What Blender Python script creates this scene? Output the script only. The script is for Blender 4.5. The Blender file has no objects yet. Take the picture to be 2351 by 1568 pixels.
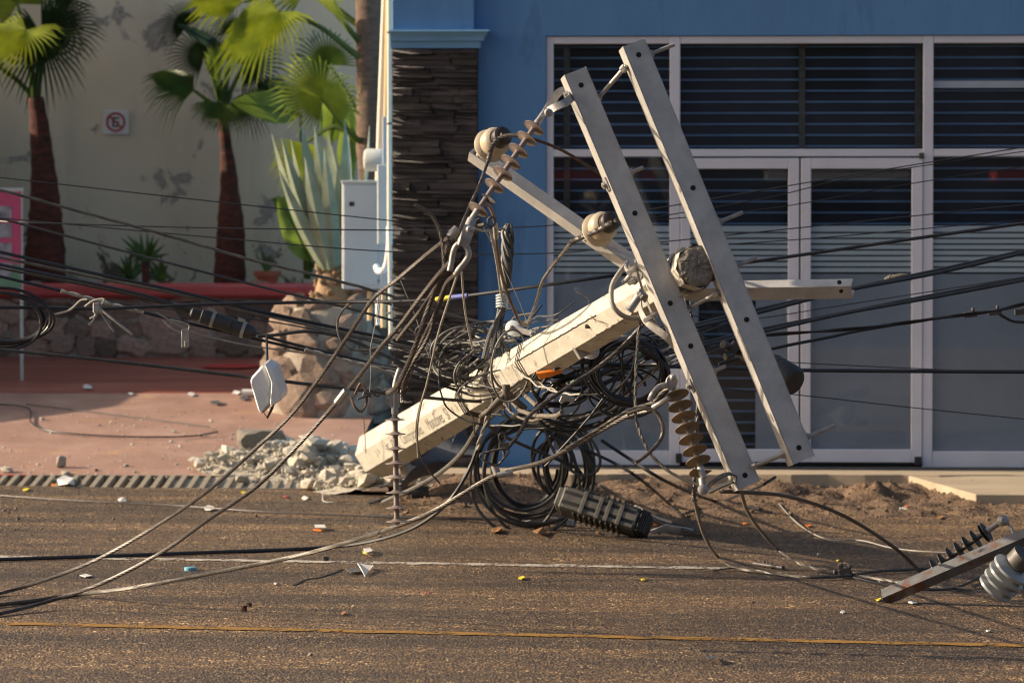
import bpy, bmesh, math, random
import numpy as np
from mathutils import Vector, Matrix
random.seed(7); rng = np.random.default_rng(7)
SC = bpy.context.scene; COL = SC.collection
rad = math.radians

# ---------------------------------------------------------------- camera, sky, sun, exposure
FPX, CX, CY, HC = 8300.0, 1175.5, 784.0, 1.75          # focal length and centre of a 2351 px wide frame, eye height
PITCH = math.atan((CY - 550.0) / FPX)
cam = bpy.data.cameras.new('camera'); camo = bpy.data.objects.new('camera', cam); COL.objects.link(camo)
camo.location = (0, 0, HC); camo.rotation_euler = (math.pi / 2 - PITCH, 0, 0)
cam.sensor_width = 36; cam.lens = 36 * FPX / 2351; cam.clip_start = 0.5; cam.clip_end = 1500
cam.dof.use_dof = True; cam.dof.focus_distance = 17.0; cam.dof.aperture_fstop = 4.0; cam.dof.aperture_blades = 9
SC.camera = camo
SUN_EL, SUN_BACK = rad(22.0), rad(6.0)                 # low sun from the left, slightly behind the facade line
sun_dir = Vector((-math.cos(SUN_EL) * math.cos(SUN_BACK), math.cos(SUN_EL) * math.sin(SUN_BACK), math.sin(SUN_EL)))
W = bpy.data.worlds.new('World'); SC.world = W; W.use_nodes = True
wn = W.node_tree.nodes; wl = W.node_tree.links
sky = wn.new('ShaderNodeTexSky'); sky.sky_type = 'NISHITA'; sky.sun_disc = False
sky.sun_elevation = SUN_EL; sky.sun_rotation = math.atan2(sun_dir.x, sun_dir.y); sky.dust_density = 4.0; sky.air_density = 0.9; sky.ozone_density = 0.6
wl.new(sky.outputs[0], wn['Background'].inputs[0]); wn['Background'].inputs[1].default_value = 0.095
sl = bpy.data.lights.new('sun', 'SUN'); sl.energy = 5.0; sl.angle = rad(0.55); sl.color = (1.0, 0.83, 0.62)
so = bpy.data.objects.new('sun', sl); COL.objects.link(so); so.rotation_euler = (-sun_dir).to_track_quat('-Z', 'Y').to_euler()
SC.view_settings.view_transform = 'Standard'; SC.view_settings.look = 'None'; SC.view_settings.gamma = 1; SC.view_settings.exposure = 0.70
SC.cycles.max_bounces = 8; SC.cycles.transparent_max_bounces = 24; SC.cycles.use_denoising = True; SC.cycles.filter_width = 1.1; SC.cycles.sample_clamp_indirect = 4

# ---------------------------------------------------------------- helpers
YAW = rad(2.5)
UU = Vector((math.cos(YAW), -math.sin(YAW), 0)); VV = Vector((math.sin(YAW), math.cos(YAW), 0)); ZZ = Vector((0, 0, 1))
def S(u, v, z=0.0): return UU * u + VV * v + ZZ * z
def ray(px, py):
    x, y = (px - CX) / FPX, -(py - CY) / FPX
    return Vector((x, math.cos(PITCH) + y * math.sin(PITCH), -math.sin(PITCH) + y * math.cos(PITCH)))
CAM = Vector((0, 0, HC))
def P(px, py, Y): d = ray(px, py); return CAM + d * (Y / d.y)
def PV(px, py, v): d = ray(px, py); return CAM + d * (v / d.dot(VV))         # on a wall plane parallel to the street
def UZ(px, py, v): p = PV(px, py, v); return p.dot(UU), p.z
GRADE = 0.0125
V_RAMP, Z_RAMP, K_RAMP, V_CREST = 24.7, 0.03, 0.128, 28.6
def gz(u, v):
    z = -GRADE * u
    if u < -2.2 and v > V_RAMP:
        z = Z_RAMP + K_RAMP * (min(v, V_CREST) - V_RAMP)
        if v > V_CREST: z += 0.058 * (v - V_CREST)
    return z
def G(px, py, dz=0.0):                                                       # pixel ray to the ground
    d = ray(px, py); a, b = 8.0, 45.0
    f = lambda t: (CAM + d * t)
    for i in range(60):
        m = (a + b) / 2; p = f(m)
        if p.z > gz(p.dot(UU), p.dot(VV)) + dz: a = m
        else: b = m
    return f(b)

def link(o, parent=None):
    COL.objects.link(o)
    if parent is not None: o.parent = parent
    return o
def root_loc(o):
    p = Vector((0, 0, 0))
    while o is not None: p = p + o.location; o = o.parent
    return p
def tag(o, label=None, cat=None, group=None, kind=None):
    if label: o['label'] = label
    if cat: o['category'] = cat
    if group: o['group'] = group
    if kind: o['kind'] = kind
    return o
def thing(name, label, cat, loc, group=None):
    o = bpy.data.objects.new(name, None); o.empty_display_size = 0.1; COL.objects.link(o); o.location = loc
    return tag(o, label, cat, group)

def frames(pts):
    pts = [Vector(p) for p in pts]; n = len(pts); T = []
    for i in range(n):
        t = pts[min(i + 1, n - 1)] - pts[max(i - 1, 0)]
        T.append(t.normalized() if t.length > 1e-9 else Vector((1, 0, 0)))
    r = Vector((0, 0, 1)) if abs(T[0].z) < .9 else Vector((1, 0, 0))
    N = (r - T[0] * r.dot(T[0])).normalized(); out = []
    for i in range(n):
        N = (N - T[i] * N.dot(T[i]))
        N = N.normalized() if N.length > 1e-6 else T[i].orthogonal().normalized()
        out.append((pts[i], T[i], N, T[i].cross(N)))
    return out
def catmull(pts, step=0.03):
    p = [Vector(q) for q in pts]
    if len(p) < 3:
        L = (p[1] - p[0]).length; n = max(2, int(L / max(step * 4, .05)))
        return [p[0].lerp(p[1], i / n) for i in range(n + 1)]
    p = [p[0] * 2 - p[1]] + p + [p[-1] * 2 - p[-2]]; out = []
    for i in range(1, len(p) - 2):
        a, b, c, d = p[i - 1:i + 3]; n = max(2, int((c - b).length / step))
        for k in range(n):
            t = k / n
            out.append(.5 * ((2 * b) + (c - a) * t + (2 * a - 5 * b + 4 * c - d) * t * t + (3 * b - a - 3 * c + d) * t ** 3))
    out.append(p[-2]); return out

class MB:
    def __init__(s): s.v = []; s.f = []; s.m = []; s.mi = 0
    def add(s, vs, fs):
        o = len(s.v); s.v += [tuple(x) for x in vs]; s.f += [tuple(i + o for i in f) for f in fs]; s.m += [s.mi] * len(fs); return s
    def box(s, c, ax, hs, taper=1.0):
        c = Vector(c); ax = [Vector(a) for a in ax]; vs = []
        for k in (-1, 1):
            t = taper if k > 0 else 1
            for i, j in ((-1, -1), (1, -1), (1, 1), (-1, 1)):
                vs.append(c + ax[0] * hs[0] * i * t + ax[1] * hs[1] * j * t + ax[2] * hs[2] * k)
        return s.add(vs, [(3, 2, 1, 0), (4, 5, 6, 7), (0, 1, 5, 4), (1, 2, 6, 5), (2, 3, 7, 6), (3, 0, 4, 7)])
    def bar(s, a, b, w, h, up=(0, 0, 1)):                      # rectangular bar from a to b
        a, b, up = Vector(a), Vector(b), Vector(up); t = (b - a); L = t.length; t.normalize()
        y = up.cross(t)
        if y.length < 1e-5: y = t.orthogonal()
        y.normalize(); z = t.cross(y)
        return s.box((a + b) / 2, (t, y, z), (L / 2, w / 2, h / 2))
    def tube(s, pts, r, n=8, cap=True, flat=None):
        fr = frames(pts); m = len(fr); vs = []; fs = []
        for i, (p, t, a, b) in enumerate(fr):
            ri = r[i] if isinstance(r, (list, tuple)) else r
            for k in range(n):
                an = 2 * math.pi * k / n; ca, sa = math.cos(an), math.sin(an)
                if flat: vs.append(p + flat[0] * ca * ri + flat[1] * sa * ri)
                else: vs.append(p + a * ca * ri + b * sa * ri)
        for i in range(m - 1):
            for k in range(n):
                k2 = (k + 1) % n; fs.append((i * n + k, i * n + k2, (i + 1) * n + k2, (i + 1) * n + k))
        if cap: fs.append(tuple(range(n - 1, -1, -1))); fs.append(tuple((m - 1) * n + k for k in range(n)))
        return s.add(vs, fs)
    def ribbon(s, pts, w, th, wdir):                           # flat strap following pts, wide along wdir
        fr = frames(pts); m = len(fr); vs = []; fs = []; wd = Vector(wdir).normalized()
        for p, t, a, b in fr:
            y = (wd - t * wd.dot(t)).normalized(); z = t.cross(y)
            vs += [p + y * w / 2 + z * th / 2, p - y * w / 2 + z * th / 2, p - y * w / 2 - z * th / 2, p + y * w / 2 - z * th / 2]
        for i in range(m - 1):
            for k in range(4):
                k2 = (k + 1) % 4; fs.append((i * 4 + k, i * 4 + k2, (i + 1) * 4 + k2, (i + 1) * 4 + k))
        fs.append((3, 2, 1, 0)); fs.append(tuple((m - 1) * 4 + k for k in range(4)))
        return s.add(vs, fs)
    def lathe(s, p0, axis, prof, n=20):                        # prof: (distance along axis, radius)
        ax = Vector(axis).normalized(); a = ax.orthogonal().normalized(); b = ax.cross(a); p0 = Vector(p0); vs = []; fs = []; m = len(prof)
        for h, r in prof:
            for k in range(n):
                an = 2 * math.pi * k / n; vs.append(p0 + ax * h + (a * math.cos(an) + b * math.sin(an)) * max(r, 1e-4))
        for i in range(m - 1):
            for k in range(n):
                k2 = (k + 1) % n; fs.append((i * n + k, i * n + k2, (i + 1) * n + k2, (i + 1) * n + k))
        fs.append(tuple(range(n - 1, -1, -1))); fs.append(tuple((m - 1) * n + k for k in range(n)))
        return s.add(vs, fs)
    def hexbolt(s, p, axis, r, h): return s.lathe(p, axis, [(0, r), (h, r)], 6)
    def strands(s, pts, R, n, lay, sides=5, pack=None):        # twisted strands along pts
        fr = frames(pts); d = 0; pr = pack or (R * math.sin(math.pi / n) / (1 + math.sin(math.pi / n)) * 1.08); rr = R - pr; paths = [[] for _ in range(n)]; last = None
        for p, t, a, b in fr:
            if last is not None: d += (p - last).length
            last = p
            for k in range(n):
                an = 2 * math.pi * (k / n + d / lay); paths[k].append(p + a * math.cos(an) * rr + b * math.sin(an) * rr)
        for q in paths: s.tube(q, pr, sides)
        if n >= 5: s.tube([f[0] for f in fr], R * .5, 5)
        return s
    def mesh(s, name, mats, loc=(0, 0, 0), smooth=False, bevel=0):
        me = bpy.data.meshes.new(name); l = Vector(loc)
        me.from_pydata([tuple(Vector(v) - l) for v in s.v], [], s.f)
        for m in (mats if isinstance(mats, (list, tuple)) else [mats]): me.materials.append(m)
        if s.mi or any(s.m): me.polygons.foreach_set('material_index', s.m)
        bm = bmesh.new(); bm.from_mesh(me); bmesh.ops.recalc_face_normals(bm, faces=bm.faces)
        if bevel: bmesh.ops.bevel(bm, geom=bm.edges[:], offset=bevel, segments=1, affect='EDGES', profile=.5, clamp_overlap=True)
        bm.to_mesh(me); bm.free()
        if smooth:
            me.polygons.foreach_set('use_smooth', [True] * len(me.polygons))
            try: me.set_sharp_from_angle(angle=rad(38))
            except Exception: pass
        me.update(); return me
    def build(s, name, mats, parent=None, smooth=False, bevel=0, loc=None):
        if parent is None:
            l = Vector(loc) if loc is not None else Vector(s.v[0])
            o = bpy.data.objects.new(name, s.mesh(name, mats, l, smooth, bevel)); o.location = l; return link(o)
        o = bpy.data.objects.new(name, s.mesh(name, mats, root_loc(parent), smooth, bevel)); return link(o, parent)
def inst(name, me, parent, mtx):
    o = bpy.data.objects.new(name, me); link(o, parent)
    if parent is not None: mtx = Matrix.Translation(-root_loc(parent)) @ mtx
    o.matrix_basis = mtx; return o

# ---------------------------------------------------------------- materials
def lin(c): return tuple((x / 12.92 if x <= .04045 else ((x + .055) / 1.055) ** 2.4) for x in (v / 255 for v in c))
def newmat(name):
    m = bpy.data.materials.new(name); m.use_nodes = True; nt = m.node_tree; return m, nt, nt.nodes, nt.links, nt.nodes['Principled BSDF']
def noise(N, L, scale, detail=6, rough=.6, vec=None, dist=0):
    n = N.new('ShaderNodeTexNoise'); n.inputs['Scale'].default_value = scale; n.inputs['Detail'].default_value = detail; n.inputs['Roughness'].default_value = rough; n.inputs['Distortion'].default_value = dist
    if vec: L.new(vec, n.inputs['Vector'])
    return n.outputs[0]
def ramp(N, L, fac, stops):
    r = N.new('ShaderNodeValToRGB'); e = r.color_ramp.elements
    while len(e) < len(stops): e.new(.5)
    for i, (p, c) in enumerate(stops): e[i].position = p; e[i].color = (*c, 1) if len(c) == 3 else c
    L.new(fac, r.inputs[0]); return r.outputs[0]
def mix(N, L, fac, a, b, mode='MIX'):
    n = N.new('ShaderNodeMix'); n.data_type = 'RGBA'; n.blend_type = mode
    for s, k in ((fac, 0), (a, 6), (b, 7)):
        if hasattr(s, 'links'): L.new(s, n.inputs[k])
        elif k == 0: n.inputs[0].default_value = s
        else: n.inputs[k].default_value = (*s, 1)
    return n.outputs[2]
def coords(N, L, stretch=None, world=False):
    t = N.new('ShaderNodeTexCoord'); v = t.outputs['Object']
    if world: g = N.new('ShaderNodeNewGeometry'); v = g.outputs['Position']
    if stretch:
        m = N.new('ShaderNodeMapping'); m.inputs['Scale'].default_value = stretch; L.new(v, m.inputs[0]); v = m.outputs[0]
    return v
def bump(N, L, h, strength, dist, bsdf, chain=None):
    b = N.new('ShaderNodeBump'); b.inputs['Strength'].default_value = strength; b.inputs['Distance'].default_value = dist; L.new(h, b.inputs['Height'])
    if chain: L.new(chain, b.inputs['Normal'])
    L.new(b.outputs[0], bsdf.inputs['Normal']); return b.outputs[0]
def mat(name, c1, c2=None, rough=.6, scale=8, bmp=0, bscale=None, metal=0, rnd=0, spots=None, sscale=3, sthr=.62, spec=.5, stretch=None, bdist=.004, world=False):
    m, nt, N, L, B = newmat(name); v = coords(N, L, stretch, world); c2 = c2 or tuple(x * .75 for x in c1)
    f = noise(N, L, scale, 7, .62, v); col = ramp(N, L, f, [(.3, c2), (.7, c1)])
    if spots:
        f2 = noise(N, L, sscale, 8, .65, v, .4); k = ramp(N, L, f2, [(sthr, (0, 0, 0)), (sthr + .07, (1, 1, 1))]); col = mix(N, L, k, col, spots)
    if rnd:
        oi = N.new('ShaderNodeObjectInfo'); hs = N.new('ShaderNodeHueSaturation'); mr = N.new('ShaderNodeMapRange'); mr.inputs[3].default_value = 1 - rnd; mr.inputs[4].default_value = 1 + rnd
        L.new(oi.outputs['Random'], mr.inputs[0]); L.new(mr.outputs[0], hs.inputs['Value']); L.new(col, hs.inputs['Color']); col = hs.outputs[0]
    L.new(col, B.inputs['Base Color']); B.inputs['Roughness'].default_value = rough; B.inputs['Metallic'].default_value = metal; B.inputs['Specular IOR Level'].default_value = spec
    if bmp: bump(N, L, noise(N, L, bscale or scale * 4, 6, .6, v), bmp, bdist, B)
    return m
def leafmat(name, c1, c2, scale=6, tr=.45, rough=.45):
    m, nt, N, L, B = newmat(name); v = coords(N, L); f = noise(N, L, scale, 4, .6, v); col = ramp(N, L, f, [(.3, c2), (.7, c1)])
    L.new(col, B.inputs['Base Color']); B.inputs['Roughness'].default_value = rough
    t = N.new('ShaderNodeBsdfTranslucent'); hs = N.new('ShaderNodeHueSaturation'); hs.inputs['Value'].default_value = 1.7; hs.inputs['Hue'].default_value = .475; L.new(col, hs.inputs['Color']); L.new(hs.outputs[0], t.inputs[0])
    a = N.new('ShaderNodeMixShader'); a.inputs[0].default_value = tr; L.new(B.outputs[0], a.inputs[1]); L.new(t.outputs[0], a.inputs[2]); L.new(a.outputs[0], N['Material Output'].inputs[0]); return m
M = {}
M['conc'] = mat('pole_concrete', (.50, .465, .395), (.35, .32, .265), .85, 4, .6, 50, spots=(.17, .145, .11), sscale=5, sthr=.585, stretch=(3.5, .8, 3.5))
M['conc_raw'] = mat('broken_concrete', (.30, .27, .22), (.14, .12, .10), .95, 30, 1, 90, bdist=.01, spots=(.42, .39, .33), sscale=40, sthr=.6)
M['rubble'] = mat('rubble', (.58, .53, .44), (.38, .34, .27), .95, 14, .8, 50, rnd=.25, bdist=.008)
M['galv'] = mat('galvanised_steel', (.54, .52, .49), (.36, .345, .325), .5, 9, .3, 90, metal=.3, spots=(.60, .58, .55), sscale=6, sthr=.66)
M['galv2'] = mat('galvanised_fitting', (.40, .38, .36), (.24, .23, .22), .5, 25, .2, 90, metal=.35, spots=(.16, .13, .11), sscale=18, sthr=.64)
M['galvdark'] = mat('dull_steel', (.12, .11, .10), (.06, .055, .05), .55, 25, .2, 90, metal=.4)
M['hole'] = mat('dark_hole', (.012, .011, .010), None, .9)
M['rust'] = mat('rusty_painted_steel', (.12, .122, .13), (.06, .06, .063), .6, 12, .5, 60, spots=(.10, .04, .02), sscale=9, sthr=.53)
M['alu'] = mat('stranded_aluminium', (.115, .097, .09), (.045, .038, .036), .45, 40, .0, metal=.3)
M['alu2'] = mat('weathered_strand', (.145, .125, .105), (.06, .052, .044), .5, 30, metal=.25)
M['cop'] = mat('brown_stranded_copper', (.15, .085, .055), (.07, .045, .033), .55, 40, metal=.3)
M['black'] = mat('black_cable', (.020, .020, .022), (.010, .010, .011), .42, 15, rnd=.3)
M['grey'] = mat('dusty_grey_cable', (.10, .095, .086), (.04, .038, .035), .55, 18, rnd=.35)
M['coilk'] = mat('coil_cable', (.055, .053, .05), (.02, .02, .019), .4, 12)
M['lightw'] = mat('pale_wire', (.36, .34, .30), (.2, .19, .17), .55, 18)
M['tape'] = mat('dusty_tape', (.16, .135, .105), (.08, .068, .055), .8, 40, .6, 70)
M['poly'] = mat('insulator_polymer', (.25, .195, .17), (.17, .135, .12), .55, 12)
M['polyo'] = mat('insulator_polymer_olive', (.20, .145, .085), (.13, .095, .06), .5, 14)
M['polyd'] = mat('insulator_polymer_dark', (.060, .056, .042), (.035, .033, .026), .5, 14)
M['porc'] = mat('insulator_porcelain_beige', (.47, .39, .28), (.36, .30, .22), .35, 6)
M['porcd'] = mat('insulator_glaze_brown', (.045, .030, .024), (.02, .015, .012), .4, 30, .6, 50)
M['porcg'] = mat('insulator_porcelain_grey', (.30, .31, .31), (.24, .25, .25), .22, 5)
M['spool'] = mat('spool_porcelain', (.55, .60, .62), (.46, .51, .53), .3, 8)
M['plasw'] = mat('white_plastic', (.74, .75, .75), (.60, .61, .61), .4, 7, spots=(.35, .33, .30), sscale=9, sthr=.66)
M['plask'] = mat('black_plastic', (.045, .044, .042), (.020, .020, .019), .5, 20, .2, 80)
M['plaskd'] = mat('dusty_black_plastic', (.15, .14, .12), (.07, .066, .058), .7, 14, .2, 80)
M['orange'] = mat('orange_plastic', (.75, .20, .015), (.60, .15, .01), .5, 15)
M['yellow'] = mat('yellow_plastic', (.72, .58, .02), (.60, .47, .02), .5, 15)
M['blueplas'] = mat('blue_plastic', (.17, .20, .52), (.13, .16, .42), .5, 15)
M['bluep'] = mat('blue_paint', (.118, .275, .51), (.094, .225, .44), .75, 2.2, .5, 45, spots=(.09, .21, .40), sscale=2.2, sthr=.60, bdist=.004, stretch=(1.6, 1.6, .35))
M['corn'] = mat('cornice_paint', (.17, .36, .58), (.145, .32, .52), .65, 4, .2, 60)
M['stone'] = mat('ledge_stone', (.062, .045, .052), (.020, .015, .019), .42, 22, 1, 45, rnd=.75, bdist=.012, spots=(.075, .034, .030), sscale=6, sthr=.58, spec=.7)
M['stonebed'] = mat('stone_bed', (.018, .014, .013), None, .9, 12)
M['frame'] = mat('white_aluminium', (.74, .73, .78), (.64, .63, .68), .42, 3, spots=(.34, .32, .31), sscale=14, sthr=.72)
M['seal'] = mat('door_seal', (.03, .03, .032), None, .7)
M['slat'] = mat('shutter_slat', (.013, .017, .030), (.006, .009, .018), .55, 3, rnd=.3, spec=.3)
M['sliplip'] = mat('shutter_lip', (.13, .25, .43), (.07, .15, .29), .5, 5)
M['film'] = mat('frosted_film', (.34, .385, .45), (.22, .25, .30), .2, .9)
M['films'] = mat('frosted_stripe', (.58, .65, .69), (.50, .57, .61), .35, 1.5)
M['dark'] = mat('dark_interior', (.03, .028, .026), None, .9)
M['tile'] = mat('interior_floor', (.10, .09, .08), None, .5)
M['redp'] = mat('red_paint', (.52, .075, .065), (.42, .06, .055), .5, 4, .2, 40)
M['redb'] = mat('bright_red_paint', (.55, .04, .03), (.42, .035, .03), .45, 5)
M['rock'] = mat('planter_stone', (.38, .275, .205), (.19, .13, .095), .9, 6, .9, 26, rnd=.3, bdist=.02)
M['rockd'] = mat('wall_stone', (.42, .27, .20), (.18, .11, .085), .9, 6, .9, 26, rnd=.55, bdist=.02)
M['mortar'] = mat('mortar', (.40, .34, .27), (.25, .21, .165), .95, 9, .8, 30, bdist=.01)
M['trunk'] = mat('palm_trunk_bark', (.15, .034, .015), (.018, .008, .006), .85, 9, 1, 30, bdist=.02, stretch=(1, 1, 3))
M['trunkg'] = mat('palm_trunk_grey', (.20, .125, .09), (.10, .062, .046), .9, 12, 1, 40, bdist=.012, stretch=(1, 1, 3))
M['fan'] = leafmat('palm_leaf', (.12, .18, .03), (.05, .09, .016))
M['fan_shade'] = leafmat('palm_leaf_shade', (.030, .058, .018), (.012, .028, .010), tr=.3)  # darker copy of the leaf colour, shade put into the green
M['fan_sun'] = leafmat('palm_leaf_sun', (.30, .35, .045), (.15, .21, .03), tr=.55)  # brighter yellow-green copy, sunlight put into the leaf colour
M['broad'] = leafmat('broad_leaf', (.17, .26, .03), (.10, .18, .02), tr=.5)
M['yucca'] = leafmat('yucca_leaf', (.05, .14, .02), (.025, .07, .015), tr=.3)
M['agave'] = mat('agave_leaf', (.27, .31, .21), (.14, .18, .13), .5, 5, .15, 20)
M['agaveb'] = mat('agave_base', (.30, .20, .11), (.16, .10, .055), .85, 8, .5, 30, rnd=.3)
M['terra'] = mat('terracotta', (.34, .105, .055), (.26, .08, .042), .8, 6)
M['cab'] = mat('grey_cabinet', (.47, .48, .48), (.41, .42, .42), .5, 3, spots=(.33, .34, .35), sscale=6, sthr=.7)
M['cab2'] = mat('grey_meter_box', (.52, .52, .48), (.45, .45, .42), .5, 3)
M['pipew'] = mat('cream_pipe', (.66, .60, .48), (.56, .50, .40), .5, 4)
M['pipeo'] = mat('orange_beige_pipe', (.62, .42, .20), (.52, .33, .15), .55, 4)
M['pvc'] = mat('white_pvc', (.78, .78, .76), (.68, .68, .66), .35, 6)
M['signw'] = mat('sign_white', (.62, .60, .57), (.52, .50, .47), .5, 5)
M['signr'] = mat('sign_red', (.36, .03, .035), None, .5)
M['signk'] = mat('sign_black', (.02, .02, .025), None, .5)
M['pink'] = mat('banner_pink', (.58, .085, .17), (.50, .06, .14), .5, 2.0)
M['card'] = mat('banner_picture', (.50, .46, .48), (.07, .06, .08), .5, 9)
M['green'] = mat('banner_green', (.18, .34, .20), (.10, .20, .12), .5, 7)
M['soil'] = mat('loose_soil', (.24, .155, .095), (.10, .062, .038), .95, 9, 1, 40, bdist=.03, spots=(.26, .19, .13), sscale=14, sthr=.62)
M['slab'] = mat('sidewalk_concrete', (.46, .37, .26), (.34, .27, .19), .9, 3, .6, 40, spots=(.22, .17, .12), sscale=4, sthr=.63, stretch=(.5, 2.5, 1))
M['slabd'] = mat('dark_threshold', (.085, .078, .07), (.05, .046, .042), .8, 6, .3, 30)
M['grate'] = mat('grate_bar', (.30, .25, .18), (.20, .165, .12), .8, 9, .5, 40)
M['paper'] = mat('litter_paper', (.72, .70, .66), (.55, .54, .50), .7, 12)
M['litterb'] = mat('litter_lid_blue', (.16, .42, .55), None, .5)
M['leafdry'] = mat('dry_leaf', (.30, .15, .05), (.15, .07, .03), .8, 20)
M['brown'] = mat('brown_clump', (.14, .055, .03), (.06, .025, .015), .95, 30, 1, 60, bdist=.01)
M['bit'] = mat('aluminium_strip', (.60, .60, .62), (.46, .46, .48), .4, 10, metal=.3)
M['tarp'] = mat('grey_sheet', (.10, .105, .115), (.05, .052, .06), .6, 6, .3, 20)
M['far'] = mat('opposite_wall', (.10, .115, .15), (.07, .082, .11), .9, .5, world=True)
M['ink'] = mat('stencil_ink', (.06, .058, .052), (.26, .24, .20), .85, 45)
# ---- special surface materials
def m_road():
    m, nt, N, L, B = newmat('asphalt_aggregate'); v = coords(N, L, None, True)
    vo = N.new('ShaderNodeTexVoronoi'); vo.inputs['Scale'].default_value = 76; L.new(v, vo.inputs['Vector'])
    vo2 = N.new('ShaderNodeTexVoronoi'); vo2.inputs['Scale'].default_value = 120; L.new(v, vo2.inputs['Vector'])
    sep = N.new('ShaderNodeSeparateColor'); L.new(vo.outputs['Color'], sep.inputs[0])
    peb = ramp(N, L, sep.outputs[0], [(0, (.020, .013, .007)), (.35, (.055, .033, .016)), (.62, (.110, .064, .029)), (.85, (.20, .12, .055)), (1, (.58, .43, .25))])
    sep2 = N.new('ShaderNodeSeparateColor'); L.new(vo2.outputs['Color'], sep2.inputs[0])
    fine = ramp(N, L, sep2.outputs[1], [(0, (.015, .010, .007)), (.7, (.085, .052, .027)), (1, (.33, .22, .12))])
    k = noise(N, L, 7, 4, .6, v); kk = ramp(N, L, k, [(.42, (0, 0, 0)), (.58, (1, 1, 1))]); col = mix(N, L, kk, fine, peb)
    # wear: long streaks of cleaner, paler stone and tarry darker bands along the street
    s1 = coords(N, L, (.22, 1.5, 1), True); st = noise(N, L, 1.3, 5, .6, s1); col = mix(N, L, 1.0, col, ramp(N, L, st, [(.32, (.40, .39, .38)), (.5, (1.0, .97, .93)), (.68, (1.9, 1.78, 1.58))]), 'MULTIPLY')
    st2 = noise(N, L, .9, 3, .5, coords(N, L, None, True)); col = mix(N, L, 1.0, col, ramp(N, L, st2, [(.3, (.75, .74, .73)), (.7, (1.2, 1.18, 1.15))]), 'MULTIPLY')
    L.new(col, B.inputs['Base Color']); B.inputs['Specular IOR Level'].default_value = .55
    rr = N.new('ShaderNodeMapRange'); rr.inputs[3].default_value = .32; rr.inputs[4].default_value = .8; L.new(sep.outputs[1], rr.inputs[0]); L.new(rr.outputs[0], B.inputs['Roughness'])
    mr = N.new('ShaderNodeMapRange'); mr.inputs[1].default_value = 0; mr.inputs[2].default_value = .55; mr.inputs[3].default_value = 1; mr.inputs[4].default_value = 0; L.new(vo.outputs['Distance'], mr.inputs[0])
    b1 = bump(N, L, mr.outputs[0], 1.0, .012, B); mr2 = N.new('ShaderNodeMapRange'); mr2.inputs[2].default_value = .55; mr2.inputs[3].default_value = 1; mr2.inputs[4].default_value = 0; L.new(vo2.outputs['Distance'], mr2.inputs[0])
    bump(N, L, mr2.outputs[0], .5, .003, B, b1); return m
M['road'] = m_road()
def m_paint(name, c, thr):
    m, nt, N, L, B = newmat(name); v = coords(N, L, None, True)
    f = noise(N, L, 55, 5, .65, v); f2 = noise(N, L, 7, 4, .6, v); a = N.new('ShaderNodeMath'); a.operation = 'ADD'; L.new(f, a.inputs[0]); L.new(f2, a.inputs[1])
    k = ramp(N, L, a.outputs[0], [(thr - .04, (0, 0, 0)), (thr + .04, (1, 1, 1))]); B.inputs['Roughness'].default_value = .6
    L.new(ramp(N, L, f, [(.3, tuple(x * .7 for x in c)), (.7, c)]), B.inputs['Base Color'])
    t = N.new('ShaderNodeBsdfTransparent'); x = N.new('ShaderNodeMixShader'); L.new(k, x.inputs[0]); L.new(t.outputs[0], x.inputs[1]); L.new(B.outputs[0], x.inputs[2]); L.new(x.outputs[0], N['Material Output'].inputs[0])
    bump(N, L, f, .8, .004, B); return m
M['yline'] = m_paint('yellow_road_paint', (.36, .185, .03), .92)
M['wline'] = m_paint('white_road_paint', (.58, .52, .44), 1.00)
def m_apron():
    m, nt, N, L, B = newmat('pink_apron_concrete'); v = coords(N, L, None, True)
    f = noise(N, L, 2.2, 7, .65, v); col = ramp(N, L, f, [(.3, (.25, .135, .095)), (.55, (.34, .195, .145)), (.75, (.42, .27, .205))])
    f2 = noise(N, L, 16, 6, .7, v); col = mix(N, L, ramp(N, L, f2, [(.58, (0, 0, 0)), (.72, (.55, .55, .55))]), col, (.20, .15, .12))
    f3 = noise(N, L, 3.1, 8, .7, coords(N, L, (.6, 2.2, 1), True), .6); col = mix(N, L, ramp(N, L, f3, [(.62, (0, 0, 0)), (.67, (.7, .7, .7))]), col, (.58, .31, .05))
    L.new(col, B.inputs['Base Color']); B.inputs['Roughness'].default_value = .8; bump(N, L, f2, .5, .004, B); return m
M['apron'] = m_apron()
def m_court():
    m, nt, N, L, B = newmat('red_court_floor'); v = coords(N, L, (.35, 1.6, 1), True); f = noise(N, L, 2.0, 6, .6, v)
    L.new(ramp(N, L, f, [(.3, (.22, .06, .042)), (.55, (.35, .10, .068)), (.75, (.42, .165, .115))]), B.inputs['Base Color']); B.inputs['Roughness'].default_value = .38; return m
M['court'] = m_court()
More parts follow.
